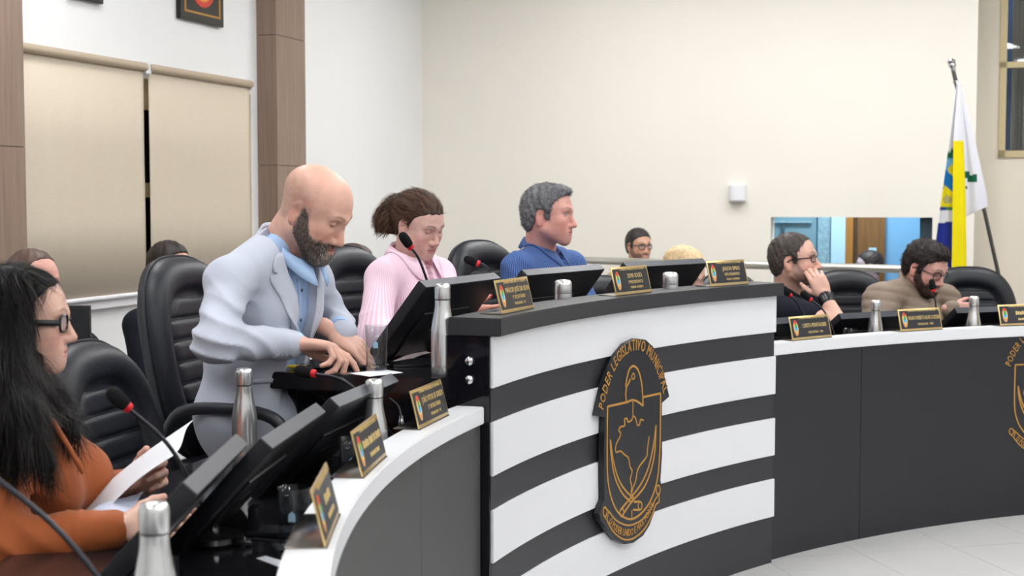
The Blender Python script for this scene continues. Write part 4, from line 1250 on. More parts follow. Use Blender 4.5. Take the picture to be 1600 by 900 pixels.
class Head:
    """head frame: origin between the ears, x forward, y left, z up"""
    def __init__(s, o, R, sc=1.0, wide=1.0, jaw=1.0, nose=1.0):
        s.o = np.array(o, float); s.R = R; s.s = sc; s.wide = wide; s.jaw = jaw; s.nose = nose
    def p(s, x, y, z): return s.o + s.R @ (np.array([x, y * s.wide, z]) * s.s)
    def loc(s, V): return ((np.asarray(V) - s.o) @ s.R) / s.s / np.array([1, s.wide, 1])
    def e(s, f, c, r, k, mode='u', tilt=None):
        R = s.R if tilt is None else s.R @ tilt
        f.ell(s.p(*c), np.array(r) * s.s * np.array([1, s.wide, 1]), R, k * s.s, mode)
    def build(s, f, neck_to, neck_r=.056, beard=0.0, chin=1.0):
        e = s.e
        e(f, (-.014, 0, .045), (.099, .077, .081), .0)
        e(f, (.030, 0, .018), (.063, .066, .088), .03)
        e(f, (.040, 0, -.045), (.046, .050 * s.jaw, .058), .03)
        for y in (-1, 1):
            f.cone(s.p(.004, y * .053 * s.jaw, -.052), s.p(.066, y * .018, -.094), .019 * s.s, .015 * s.s, .03 * s.s)
            e(f, (.058, y * .043, -.016), (.026, .020, .022), .022)
            e(f, (.044, y * .038, -.046), (.030, .022, .030), .028)
            f.cone(s.p(.080, y * .040, .030), s.p(.090, y * .008, .027), .009 * s.s, .009 * s.s, .018 * s.s)
        e(f, (.074, 0, -.094), (.020, .024, .019 * chin), .022)
        e(f, (.076, 0, -.062), (.021, .034, .026), .022)
        for y in (-1, 1):
            e(f, (.100, y * .033, .011), (.020, .018, .012), .014, 's')
            e(f, (.0745, y * .032, .0115), (.0135, .0150, .0120), .004)
        n = s.nose
        f.cone(s.p(.088, 0, .018), s.p(.110 * (1 + .03 * (n - 1)), 0, -.028 * n), .0075 * s.s, .0105 * s.s * n, .012 * s.s)
        e(f, (.108, 0, -.031 * n), (.0115 * n, .0115, .0095), .008)
        for y in (-1, 1):
            e(f, (.0965, y * .0125, -.034 * n), (.012, .0085, .0085), .007)
            e(f, (.100, y * .0075, -.0425 * n), (.0055, .0035, .003), .002, 's')
        e(f, (.0915, 0, -.0585), (.0085, .022, .0050), .006)
        e(f, (.0885, 0, -.0690), (.0090, .019, .0062), .006)
        e(f, (.1015, 0, -.0635), (.012, .023, .0013), .003, 's')
        for y in (-1, 1):
            T = rot(-y * 18, -12, 0)
            e(f, (-.012, y * .077, -.004), (.019, .0065, .032), .006, 'u', T)
            e(f, (-.010, y * .084, .002), (.011, .0055, .018), .003, 's', T)
            e(f, (-.012, y * .077, -.028), (.010, .0055, .010), .006, 'u')
        f.cone(s.p(-.030, 0, -.035), neck_to, neck_r * s.s, neck_r * 1.08 * s.s, .035 * s.s)
        if beard:
            e(f, (.062, 0, -.090), (.036 + beard, .040 + beard * .6, .026 + beard), .02)
            for y in (-1, 1): f.cone(s.p(.012, y * .058 * s.jaw, -.03), s.p(.060, y * .030, -.09), .012 * s.s, .018 * s.s, .02 * s.s)
    def colour(s, V, skin, lips=(.62, .28, .26), brow=(.05, .035, .03), brow_w=.0048, beard=None, stubble=None, eyes='open', red=.5, grey=.0):
        q = s.loc(V); x, y, z = q[:, 0], q[:, 1], q[:, 2]; ay = np.abs(y)
        C = np.tile(np.array(skin, float), (len(V), 1))
        C *= (1 + .04 * fuzz(x, y, z, 130)[:, None])
        def mix(m, c):
            m = np.clip(m, 0, 1)[:, None]; C[:] = C * (1 - m) + np.array(c) * m
        redc = np.array(skin) * np.array([1.02, .68, .66])
        g = lambda cx, cy, cz, w: np.exp(-((x - cx) ** 2 + (ay - cy) ** 2 + (z - cz) ** 2) / w ** 2)
        mix(red * g(.07, .045, -.03, .03), redc); mix(red * .9 * g(.11, 0, -.03, .018), redc)
        mix(red * .8 * (ay > .070) * (np.abs(x + .01) < .035) * (np.abs(z) < .045), redc)
        if stubble is not None:      # shaved hair on the skull
            line = np.interp(x, [-.12, -.03, .0, .03, .06], [.085, .085, .075, .05, .0])
            m = np.clip((z - np.interp(x, [-.12, -.04, -.02, .02, .04], [-.06, -.05, .0, -.02, .03])) / .012, 0, 1) * np.clip((.036 - x) / .012, 0, 1)
            sm = np.clip((line + .006 * fuzz(x, y, z, 90) - z) / .035, 0, 1); mix(m * .5 * sm * (0.75 + .25 * fuzz(x, y, z, 900)), stubble)
        soft = lambda v, w: np.clip(.5 + v / w, 0, 1)
        lips_m = soft(.0215 - ay, .006) * soft(.0105 - np.abs(z + .0640), .004) * (x > .079)
        if beard is not None:
            n1 = .003 * fuzz(x, y, z, 170)
            jawl = np.interp(x, [-.01, .008, .02, .035, .05, .066, .080, .12], [.022, .018, .006, -.020, -.038, -.048, -.044, -.044])
            low = np.interp(x, [-.01, .01, .03, .05, .07, .10], [-.040, -.062, -.092, -.120, -.140, -.15])
            m = soft(jawl + n1 - z, .010) * soft(z - low + n1, .012) * soft(x - .002 + n1, .008)
            dens = .95 * m * (1 - lips_m)
            dens = dens * (1 - .55 * np.exp(-((ay - .020) ** 2 + (z + .085) ** 2) / .010 ** 2) * (x > .07))
            tone = np.clip(.28 + .04 * fuzz(x, y, z, 110, 10) + grey + .5 * np.exp(-((x - .09) ** 2 + y ** 2 + (z + .10) ** 2) / .035 ** 2), 0, 1)[:, None]
            bc = np.array(beard) * (1 - tone * .75 * (grey > 0)) + np.array([.38, .36, .34]) * tone * .75 * (grey > 0)
            dm = np.clip(dens, 0, 1)[:, None]; C[:] = C * (1 - dm) + bc * dm
        mix(lips_m * .6, lips)
        mix(np.exp(-((z + .0635) / .0022) ** 2) * soft(.0205 - ay, .005) * (x > .078) * .75, (.16, .06, .06))
        # brows
        by = np.clip((ay - .013) / .036, 0, 1); bz = .0325 + .0085 * np.sin(by * 2.3) - .004 * by
        mix(np.exp(-((z - bz) / (max(brow_w, .004) * (1.1 - .55 * by))) ** 2) * soft(ay - .012, .006) * soft(.050 - ay, .008) * (x > .04) * .78, brow)
        # eyes
        ey = (ay - .032) / .0135; ez = z - .0115
        front = x > .055
        if eyes == 'open':
            lid = .0055 * np.sqrt(np.clip(1 - ey ** 2, 0, 1))
            mix(soft(lid - np.abs(ez), .002) * front, (.60, .55, .52))
            mix(soft(.0056 - np.sqrt((ay - .0325) ** 2 + ez ** 2), .002) * soft(lid - np.abs(ez), .002) * front, (.035, .022, .015))
            mix(np.exp(-((ez - lid - .0006) / .0017) ** 2) * soft(1.05 - np.abs(ey), .2) * front * .85, (.04, .025, .02))
        else:
            lz = -.0045 + .003 * ey ** 2
            mix(np.exp(-((ez - lz) / .0022) ** 2) * soft(1.0 - np.abs(ey), .2) * front * .8, (.06, .035, .03))
            mix(np.exp(-((ez - .007) / .0018) ** 2) * soft(1.0 - np.abs(ey), .2) * front * .4, np.array(skin) * .5)
            mix(np.exp(-((ez + .013) / .003) ** 2) * soft(1.0 - np.abs(ey), .3) * front * .25, np.array(skin) * .6)
        # nostrils
        mix(((x - .100) ** 2 + (ay - .0075) ** 2 + (z + .0415 * s.nose) ** 2 < .0042 ** 2) * .8, (.10, .04, .03))
        return C
def hair_cap(hd, thick, hairline, amp=.0025, freq=260, extra=None, back=.0, strand='down', h=.0032):
    """hair on the skull: hairline = list of (x, z) of its lower edge in head coordinates"""
    f = Field(); t = thick
    hd.e(f, (-.014 - back / 2, 0, .047), (.099 + t + back / 2, .0775 + t * .75, .081 + t), 0)
    hd.e(f, (-.03, 0, -.005), (.078 + t, .071 + t * .6, .075 + t), .03)
    if extra: extra(f)
    hx = [a for a, b in hairline]; hz = [b for a, b in hairline]
    def cut(x, y, z, d):
        dx, dy, dz = x - hd.o[0], y - hd.o[1], z - hd.o[2]
        q = [(hd.R[0, i] * dx + hd.R[1, i] * dy + hd.R[2, i] * dz) / hd.s for i in range(3)]
        th = np.interp(np.broadcast_to(q[0], np.broadcast_shapes(q[0].shape, q[2].shape)), hx, hz)
        m = (th - q[2]) * .75 * hd.s + .0012 * fuzz(q[0], q[1], q[2], 120)
        if strand == 'back': ph = q[1] * freq + 14 * np.sin(q[2] * 18 + q[0] * 6)
        elif strand == 'side': ph = (q[0] * .8 + q[2] * .5) * freq + 8 * np.sin(q[1] * 30)
        else: ph = (q[0] + .35 * q[1]) * freq + 8 * np.sin(q[2] * 30)
        d = d - amp * (np.sin(ph) * .6 + .45 * fuzz(q[0], q[1], q[2], 110))
        return smax(d, m, .006)
    f.every(cut)
    return f
def hand(f, wrist, fwd, thumb, back, s=1.0, curls=((25, 35, 20),) * 4, spread=1.0, thumb_dir=(.62, .72, -.30), thumb_bend=18):
    w = np.array(wrist, float); X = np.array(fwd, float); X /= np.linalg.norm(X)
    Y = np.array(thumb, float); Y -= X * (X @ Y); Y /= np.linalg.norm(Y)
    Z = np.cross(X, Y)
    if Z @ np.array(back, float) < 0: Z = -Z
    B = np.stack([X, Y, Z], 1); P = lambda a, b, c: w + B @ (np.array([a, b, c]) * s)
    f.cone(P(-.04, 0, 0), P(.01, 0, 0), .027 * s, .024 * s, .012)
    f.ell(P(.050, .0, .0), np.array([.052, .041, .0155]) * s, B, .012)
    f.cone(P(.015, .018, -.003), P(.085, .028, 0), .015 * s, .0125 * s, .012)
    f.cone(P(.015, -.018, -.004), P(.080, -.029, -.002), .016 * s, .012 * s, .012)
    tips = []
    spec = [(.093, .030, (.044, .026, .021), .0098, 4), (.098, .010, (.048, .030, .022), .0100, 1), (.094, -.010, (.045, .028, .022), .0095, -2), (.085, -.029, (.035, .021, .019), .0085, -6)]
    for (bx, by, L, r, sp), cu in zip(spec, curls):
        p = P(bx, by, 0); a = 0.0; sd = math.radians(sp * spread)
        pts = [P(bx - .02, by * .95, 0), p]; rr = [r * 1.05 * s, r * 1.05 * s]
        for i, (l, c) in enumerate(zip(L, cu)):
            a += math.radians(c)
            d = B @ np.array([math.cos(a) * math.cos(sd), math.sin(sd), -math.sin(a)])
            p = p + d * l * s; pts.append(p); rr.append(r * s * (.95, .87, .76)[i])
        f.chain(pts, rr, .004); tips.append(p)
    d = np.array(thumb_dir, float); d /= np.linalg.norm(d)
    p0 = P(.018, .020, -.006); p1 = p0 + B @ d * .040 * s
    tb = math.radians(thumb_bend); d2 = d + np.array([math.sin(tb), -math.sin(tb) * .6, 0]); d2 /= np.linalg.norm(d2)
    p2 = p1 + B @ d2 * .032 * s; d3 = d2 + np.array([math.sin(tb), -math.sin(tb) * .4, 0]); d3 /= np.linalg.norm(d3)
    p3 = p2 + B @ d3 * .025 * s
    f.chain([p0, p1, p2, p3], [.016 * s, .0125 * s, .0108 * s, .0090 * s], .006)
    return tips, p3
def hand_colour(V, skin):
    x, y, z = V[:, 0], V[:, 1], V[:, 2]
    C = np.tile(np.array(skin, float), (len(V), 1)) * (1 + .06 * fuzz(x, y, z, 90)[:, None])
    return C
def wrinkle(V_center, radius, amp, freq, direction, o=0):
    c = np.array(V_center, float); dr = np.array(direction, float); dr /= np.linalg.norm(dr)
    def fn(x, y, z, d):
        g = np.exp(-((x - c[0]) ** 2 + (y - c[1]) ** 2 + (z - c[2]) ** 2) / radius ** 2)
        ph = (x * dr[0] + y * dr[1] + z * dr[2]) * freq + 1.6 * fuzz(x, y, z, 16, 6, o)
        return d - amp * g * (1 - 1.9 * np.abs(np.sin(ph * .5)) ** .8)
    return fn
def cloth_noise(amp, f=22, o=3):
    return lambda x, y, z, d: d - amp * fuzz(x, y, z, f, 7, o)
class Person:
    def __init__(s, base, label, group=None):
        s.b = np.array(base, float)
        s.root = empty('person', base, label, 'person', group)
        s.body = []; s.cols = []
    def rel(s, p): return np.array([p[0], p[1], p[2]], float) - s.b
    def px(s, u, v, Y): return s.rel(px(u, v, Y))
    def add_body(s, V, Q, C): s.body.append((V, Q)); s.cols.append(C)
    def finish(s):
        V, Q = cat_mesh(s.body); np_mesh('body', V, Q, M_skin, s.root, np.concatenate(s.cols))
    def garment(s, name, f, m, h=.008, wrap_axis=None, lo=None, hi=None, label=None):
        V, Q = f.mesh(h, lo, hi); wr = None; s.last = (V, Q)
        if wrap_axis is not None:
            Jx = wrap_axis; c = Jx['chest']; D = V - c; lat = D @ Jx['left']; fw = D @ Jx['fwd']
            ll = (Jx['shl'] - c) @ Jx['left'] * .86; lr = (Jx['shr'] - c) @ Jx['left'] * .86
            wr = lat.copy()
            for k_, m_ in (('shl', lat > ll), ('shr', lat < lr)):
                q = V[m_] - Jx[k_]; wr[m_] = np.arctan2(q @ Jx['left'] * (1 if k_ == 'shl' else -1), q @ Jx['fwd']) * .066
        o = np_mesh(name, V, Q, m, s.root, None, wr)
        if label: o['label'] = label
        return o
    def strands(s, name, V, Q, n, flow, length, width, cols, lift=.003, mask=None, seed=1, jit=.25):
        """fine ribbons of hair lying on a surface; flow(P) gives their direction, cols a list of colours"""
        rs = np.random.RandomState(seed)
        a, b, c, d = (V[Q[:, i]] for i in range(4))
        N = np.cross(c - a, d - b); ar = np.linalg.norm(N, axis=1) + 1e-12; N = N / ar[:, None]; C = (a + b + c + d) / 4
        w = ar.copy()
        if mask is not None: w = w * np.clip(mask(C), 0, 1)
        k = rs.choice(len(Q), n, p=w / w.sum()); u, v = rs.rand(n, 1), rs.rand(n, 1)
        P = (a[k] * (1 - u) + b[k] * u) * (1 - v) + (d[k] * (1 - u) + c[k] * u) * v; nn = N[k]
        T = flow(P) + rs.normal(size=(n, 3)) * jit; T -= nn * (T * nn).sum(1)[:, None]; T /= np.linalg.norm(T, axis=1)[:, None] + 1e-9
        S = np.cross(T, nn); L_ = length * (.6 + .8 * rs.rand(n, 1)); wd = width * (.6 + .8 * rs.rand(n, 1)); lf = lift * (.5 + rs.rand(n, 1))
        p0 = P - nn * .001; p1 = P + T * L_ * .5 + nn * lf; p2 = P + T * L_ + nn * lf * .35
        VV = np.stack([p0 + S * wd, p0 - S * wd, p1 + S * wd * .8, p1 - S * wd * .8, p2 + S * wd * .15, p2 - S * wd * .15], 1).reshape(-1, 3)
        o = np.arange(n)[:, None] * 6; QQ = np.concatenate([o + np.array([[0, 1, 3, 2]]), o + np.array([[2, 3, 5, 4]])])
        cc = np.array(cols)[rs.randint(0, len(cols), n)] * (.8 + .4 * rs.rand(n, 1))
        ob = np_mesh(name, VV, QQ, M_strand, s.root, np.repeat(cc, 6, 0)); ob['kind'] = 'stuff'
        return ob
    def strip(s, name, rows, m, thick=.003, parent=None, wrap=None):
        """surface through rows of points (all rows the same length)"""
        n = len(rows[0]); vs = [tuple(p) for r in rows for p in r]
        fs = [(i * n + j, i * n + j + 1, (i + 1) * n + j + 1, (i + 1) * n + j) for i in range(len(rows) - 1) for j in range(n - 1)]
        o = link_mesh(name, vs, fs, m, parent or s.root, True)
        if wrap is not None:
            at = o.data.attributes.new('wrap', 'FLOAT', 'POINT'); at.data.foreach_set('value', np.asarray(wrap, F4))
        md = o.modifiers.new('thickness', 'SOLIDIFY'); md.thickness = thick; md.offset = 1
        return o
    def drape(s, f, P, direction, off):
        """push points along a direction onto the surface of field f, then off it by off"""
        P = np.array(P, float); d = np.array(direction, float); d /= np.linalg.norm(d)
        for _ in range(40):
            v = f.at(P)[:, None]; P = P + d * np.clip(v, -.02, .03) * .8
        return P - d * off
def torso(f, J, t=0.0, belly=1.0, chest=1.0, k=.05):
    """clothed trunk on joints J: hip, waist, chest, neck, shl, shr; axes fwd, left"""
    A = np.stack([J['fwd'], J['left'], np.cross(J['fwd'], J['left'])], 1)
    f.ell(J['hip'], np.array([.15, .185, .13]) + t, A, k)
    f.ell(J['waist'], np.array([.125 * belly, .165 * belly, .17]) + t, A, k)
    f.ell(J['chest'], np.array([.118 * chest, .165, .17]) + t, A, k)
    nb = np.array(J['neck'])
    for sh in (J['shl'], J['shr']):
        f.cone(nb + (np.array(sh) - nb) * .2 + np.array([0, 0, -.018]), sh, .062 + t, .062 + t, k)
def sleeve(f, a, b, c, r=(.070, .056, .050, .040), k=.03):
    f.cone(a, b, r[0], r[1], k); f.cone(b, c, r[2], r[3], k * .8)
def joints(p, base_xy, seat, yaw, lean=.10, twist=0.0, sh=.185, height=.60):
    """default seated joints in coordinates relative to the person's base"""
    y = math.radians(yaw); fw = np.array([math.cos(y), math.sin(y), 0]); lf = np.array([-math.sin(y), math.cos(y), 0])
    o = p.rel((base_xy[0], base_xy[1], seat))
    up = np.array([0, 0, 1.0])
    J = dict(fwd=fw, left=lf, hip=o + up * .10, waist=o + up * .26 + fw * lean * .35, chest=o + up * (height - .17) + fw * lean * .75, neck=o + up * height + fw * lean)
    J['shl'] = J['neck'] + lf * sh - up * .055; J['shr'] = J['neck'] - lf * sh - up * .055
    return J
def legs(p, J, seat, floor_z, m, name='trousers'):
    f = Field()
    for s_ in (-1, 1):
        h_ = J['hip'] + J['left'] * (.09 * s_) - np.array([0, 0, .02]); kn = h_ + J['fwd'] * .42 + J['left'] * (.04 * s_); kn[2] = p.rel((0, 0, seat + .07))[2]
        an = kn + J['fwd'] * .02; an[2] = p.rel((0, 0, floor_z + .09))[2]
        f.cone(h_, kn, .088, .065, .03); f.cone(kn, an, .062, .048, .03)
    f.ell(J['hip'], (.15, .18, .12), None, .04)
    return p.garment(name, f, m, .014)
def shoes(p, J, seat, floor_z):
    for s_ in (-1, 1):
        f = Field(); h_ = J['hip'] + J['left'] * (.09 * s_); an = h_ + J['fwd'] * .44 + J['left'] * (.04 * s_); an[2] = p.rel((0, 0, floor_z + .05))[2]
        f.cone(an - J['fwd'] * .03, an + J['fwd'] * .17 - np.array([0, 0, .01]), .045, .038, .02)
        p.garment('shoe', f, M_phone, .012)
def collar(p, hd_neck, fwd, left, r, drop, m, tip=.07, open_=25, tilt=0.0, back_up=.03, thick=.003, wr=None, flare=.028, field=None):
    """fold-over shirt collar round the neck; open_ = half opening angle at the front (degrees)"""
    n = 32; rows = [[], [], []]; up = np.array([0, 0, 1.0]); wrap = [[], [], []]
    for i in range(n + 1):
        a = math.radians(open_ + (360 - 2 * open_) * i / n)
        fr = abs(math.cos(a / 2))            # 1 at the front, 0 at the back
        dirv = fwd * math.cos(a) + left * math.sin(a)
        e = min(i, n - i) / n
        tipk = max(0, 1 - e / .16)
        c = hd_neck + fwd * .012 + up * (back_up * (1 - fr ** 2) - drop * fr ** 2)
        rows[0].append(c + dirv * (r * .98) - up * .006)
        rows[1].append(c + dirv * (r * 1.03) + up * .012)
        rows[2].append(c + dirv * (r * 1.06 + flare * (1 + .5 * tipk)) - up * (.030 + tip * .55 * tipk) + fwd * (.015 * tipk))
        for k_ in range(3): wrap[k_].append(a * .17)
    if field is not None:                # lay the leaf on the cloth below it
        for k_ in (2,):
            P = np.array(rows[k_]); D = P - hd_neck; D[:, 2] = 0; D /= np.linalg.norm(D, axis=1)[:, None]; ca = np.abs(D @ fwd)[:, None]; D = D * ca; D[:, 2] = np.sqrt(1 - np.clip(ca[:, 0], 0, 1) ** 2)
            for _ in range(14): P = P + D * np.clip(.006 - field.at(P), 0, .02)[:, None]
            rows[k_] = list(P)
    mid = [(np.array(a) + np.array(b)) / 2 + np.array([0, 0, .002]) for a, b in zip(rows[1], rows[2])]
    return p.strip('collar', [rows[0], rows[1], mid, rows[2]], m, thick, wrap=wrap[0] * 4)
def glasses(p, hd, m_frame, lens_w=.023, lens_h=.016, thick=.0022, yc=.032, zc=.010, xc=.094, temple_r=.0022, square=True, clear=True, temple_z=.012):
    g = plain_empty('glasses'); g.parent = p.root
    def loop(sy):
        pts = []
        for i in range(24):
            a = 2 * math.pi * i / 24; c, s_ = math.cos(a), math.sin(a); e = .55 if square else .85
            pts.append(hd.p(xc - .010 * ((math.copysign(abs(c) ** e, c) * lens_w + yc) / .06) ** 2, sy * (yc + math.copysign(abs(c) ** e, c) * lens_w), zc + math.copysign(abs(s_) ** e, s_) * lens_h))
        return pts
    for sy in (-1, 1):
        L_ = loop(sy)
        tube('rim', L_, thick * hd.s, m_frame, g, 6, True)
        if clear:
            link_mesh('lens', L_, [tuple(range(24))], M_lens, g)
        tube('temple', [hd.p(xc - .012, sy * (yc + lens_w), temple_z), hd.p(.06, sy * (.070), temple_z + .001), hd.p(.0, sy * .0815, temple_z - .001), hd.p(-.02, sy * .081, temple_z - .012)], temple_r * hd.s, m_frame, g, 6)
    tube('bridge', [hd.p(xc + .001, -.010, zc + .006), hd.p(xc + .006, 0, zc + .009), hd.p(xc + .001, .010, zc + .006)], thick * hd.s, m_frame, g, 6)
    return g
M_lens = clear('spectacle_lens', (.95, .96, .97), 1.4)
M_dark_frame = mat('dark_frame', (.012, .012, .014), .25)
def beard_mask(hd):
    def fn(P):
        q = hd.loc(P); x, y, z = q[:, 0], q[:, 1], q[:, 2]; ay = np.abs(y); soft = lambda v, w: np.clip(.5 + v / w, 0, 1)
        jawl = np.interp(x, [-.01, .008, .02, .035, .05, .066, .080, .12], [.022, .018, .006, -.020, -.038, -.048, -.044, -.044])
        low = np.interp(x, [-.01, .01, .03, .05, .07, .10], [-.040, -.062, -.092, -.120, -.140, -.15])
        lip = (ay < .021) & (np.abs(z + .064) < .010) & (x > .079)
        return soft(jawl - z, .016) * soft(z - low, .014) * soft(x - .004, .012) * ~lip * (1 - .8 * np.exp(-((ay - .020) ** 2 + (z + .085) ** 2) / .009 ** 2) * (x > .07))
    return fn
def hflow(hd, fn):
    """flow given in head coordinates"""
    return lambda P: (fn(hd.loc(P)) @ hd.R.T)
SHORT = [(-.13, -.075), (-.06, -.065), (-.035, -.02), (-.024, .030), (.004, .032), (.009, -.010), (.026, -.012), (.034, .03), (.048, .052), (.062, .066), (.085, .082), (.12, .085)]

# ------------------------------------------------------------------ people
def head_mesh(p, hd, neck, h=.003, skin=(.6, .4, .3), neck_r=.056, beardvol=0.0, chin=1.0, **ck):
    f = Field(); hd.build(f, neck, neck_r, beardvol, chin)
    V, Q = f.mesh(h); p.add_body(V, Q, hd.colour(V, skin, **ck)); p.head = (V, Q)
def arm_body(p, sh, el, wr, skin, r=(.045, .036, .034, .025)):
    f = Field(); f.cone(sh, el, r[0], r[1], .02); f.cone(el, wr, r[2], r[3], .02)
    V, Q = f.mesh(.009); p.add_body(V, Q, hand_colour(V, skin))
def trunk_body(p, J, skin):
    f = Field(); torso(f, J, -.035)
    V, Q = f.mesh(.016); p.add_body(V, Q, hand_colour(V, skin))
def hand_body(p, skin, wrist, fwd, thumb, back, h=.0028, nails=None, **kw):
    f = Field(); tips, th = hand(f, wrist, fwd, thumb, back, **kw)
    V, Q = f.mesh(h); C = hand_colour(V, skin)
    redc = np.array(skin) * np.array([1.0, .72, .68])
    for t in tips + [th]:
        m = np.exp(-((V - t) ** 2).sum(1) / .012 ** 2)[:, None] * .5; C = C * (1 - m) + redc * m
        if nails is not None:
            b = np.array(back, float); b /= np.linalg.norm(b); fw = np.array(fwd, float); fw /= np.linalg.norm(fw)
            m = (((V - (t + b * .006 * kw.get('s', 1) + fw * .004)) ** 2).sum(1) < .0068 ** 2)[:, None]; C = np.where(m, np.array(nails), C)
    p.add_body(V, Q, C)
    return tips
A_ = np.array

# --- bald man in the light grey jacket
SK1 = srgb(214, 168, 150)
b = Person((-.80, 4.15, .25), 'bald bearded man in a light grey jacket bending over the podium')
yaw = -33; y_ = math.radians(yaw)
J = dict(fwd=A_([math.cos(y_), math.sin(y_), 0]), left=A_([-math.sin(y_), math.cos(y_), 0]))
J['hip'] = b.rel((-.80, 4.34, .86)); J['neck'] = b.px(452, 360, 4.30); J['chest'] = b.px(430, 470, 4.30); J['waist'] = b.px(402, 560, 4.32)
J['shr'] = b.px(358, 440, 4.10); J['shl'] = b.px(484, 438, 4.48)
elr = b.px(336, 534, 3.93); wrr = b.px(458, 537, 4.17); ell_ = b.px(528, 506, 4.58); wrl = b.px(533, 516, 4.36)
hd = Head(b.px(491, 331, 4.25), rot(-21, 31, 2), 1.08, 1.0, 1.06, 1.12); neck = J['neck'] + A_([0, 0, -.02])
head_mesh(b, hd, neck, .0028, SK1, .060, .006, 1.05, beard=srgb(92, 74, 66), grey=.03, stubble=srgb(120, 100, 88), brow=srgb(120, 92, 78), brow_w=.004, eyes='down', red=.45, lips=srgb(190, 126, 116))
b.strands('beard', *b.head, 5200, hflow(hd, lambda q: np.tile([.45, 0, -1.0], (len(q), 1))), .009, .00042, [srgb(52, 42, 37), srgb(76, 62, 55), srgb(62, 52, 47), srgb(120, 110, 104)], .002, beard_mask(hd), 3, .3)
b.strands('beard', *b.head, 1300, hflow(hd, lambda q: np.tile([.5, 0, -1.0], (len(q), 1))), .014, .00045, [srgb(176, 170, 164), srgb(140, 132, 126)], .004, lambda P: beard_mask(hd)(P) * np.exp(-((hd.loc(P) - A_([.085, 0, -.105])) ** 2).sum(1) / .03 ** 2), 4, .3)
trunk_body(b, J, SK1); arm_body(b, J['shr'], elr, wrr, SK1); arm_body(b, J['shl'], ell_, wrl, SK1)
hand_body(b, SK1, b.px(463, 537, 4.17), A_([1.0, .05, -.10]), A_([.2, .9, -.25]), A_([0, -.45, .9]), s=1.12, curls=((22, 22, 12), (45, 50, 30), (55, 60, 35), (60, 60, 35)), thumb_dir=(.85, .45, -.35))
hand_body(b, SK1, b.px(522, 520, 4.34), A_([.80, -.26, -.46]), A_([-.6, -.75, -.2]), A_([.2, -.5, .8]), s=1.0, curls=((18, 18, 10), (20, 22, 12), (24, 24, 14), (30, 26, 14)), thumb_dir=(.75, .6, -.3))
b.finish()
M_jacket = mat('grey_jacket', srgb(188, 193, 207), .75, spec=.25, noise=(8, .03, (1, 1, 1)), bump=(420, .18, (1, 1, 1)), sheen=.15)
M_bshirt = mat('light_blue_shirt', srgb(172, 200, 236), .7, spec=.25, bump=(300, .15, (1, 1, 1)))
fs_ = Field(); torso(fs_, J, -.020, 1.0)
fs_.every(cloth_noise(.002, 26)); b.garment('shirt', fs_, M_bshirt, .008)
fj = Field(); torso(fj, J, .006, 1.06, 1.04, .05)
fj.ell(J['hip'] + A_([.0, 0, -.03]), (.135, .165, .16), np.stack([J['fwd'], J['left'], A_([0, 0, 1.])], 1), .05)
fj.cone(J['waist'], J['hip'] - A_([0, 0, .06]), .13, .135, .05)
Axj = np.stack([J['fwd'], J['left'], A_([0, 0, 1.])], 1)
zc_ = J['chest'][2]; nk = J['neck']
def jacket_open(x, y, z, d):
    dx, dy = x - J['chest'][0], y - J['chest'][1]
    lat = dx * J['left'][0] + dy * J['left'][1] + 0 * z; fw = dx * J['fwd'][0] + dy * J['fwd'][1] + 0 * z
    half = np.interp(z - zc_, [-.5, -.25, -.08, .06, .13, .2], [.075, .050, .036, .050, .075, .095]) + 0 * lat
    cen = np.interp(z - zc_, [-.5, -.2, .0, .2], [-.005, .005, .006, .0]) + 0 * lat
    band = np.maximum(np.abs(lat - cen) - half, .02 - fw)
    # neck opening
    nd = np.sqrt((x - nk[0]) ** 2 + (y - nk[1]) ** 2) - .068 + 0 * z
    nd = np.maximum(nd, (nk[2] - .045) - z)
    return smax(smax(d, -band, .006), -nd, .008)
sleeve(fj, J['shr'], elr, b.px(452, 538, 4.16), (.064, .064, .060, .046), .03); sleeve(fj, J['shl'], ell_, b.px(535, 520, 4.36), (.058, .050, .048, .045), .03)
for s_, sh in ((1, J['shr']), (-1, J['shl'])): fj.ell(sh, (.066, .066, .062), None, .03)
fj.every(wrinkle(elr, .13, .0075, 130, (.5, .15, 1.0), 1)); fj.every(wrinkle((elr + J['shr']) / 2, .10, .005, 110, (.7, 0, 1), 4))
fj.every(wrinkle(ell_, .12, .005, 130, (.4, 0, 1), 2)); fj.every(wrinkle((elr + wrr) / 2, .10, .003, 110, (1, 0, .6), 6)); fj.every(cloth_noise(.002, 18))
jfield = Field(); jfield.ops = list(fj.ops)
fj.every(jacket_open)
jk = b.garment('jacket', fj, M_jacket, .0062)
up3 = A_([0, 0, 1.])
def tp(lat, fw, dz): return J['chest'] + J['left'] * lat + J['fwd'] * fw + up3 * dz
def lapel(s_):
    rows = []
    for dz, inn, out in ((.150, .080, .098), (.135, .076, .112), (.115, .070, .120), (.095, .064, .118), (.090, .062, .100), (.084, .060, .128), (.060, .052, .120), (.02, .044, .098), (-.03, .038, .076), (-.09, .036, .056), (-.16, .038, .042)):
        pts = [tp(s_ * (inn + (out - inn) * t), .26, dz) for t in np.linspace(0, 1, 7)]
        rows.append(b.drape(jfield, pts, -J['fwd'], .006))
    b.strip('lapel', rows if s_ > 0 else [r[::-1] for r in rows], M_jacket, .004, jk)
lapel(-1); lapel(1)
rows = [b.drape(jfield, [tp(l, .3, dz) for l in np.linspace(-.17, -.07, 9)], -J['fwd'], .002) for dz in (-.235, -.222)]
b.strip('pocket_flap', rows, M_jacket, .003, jk)
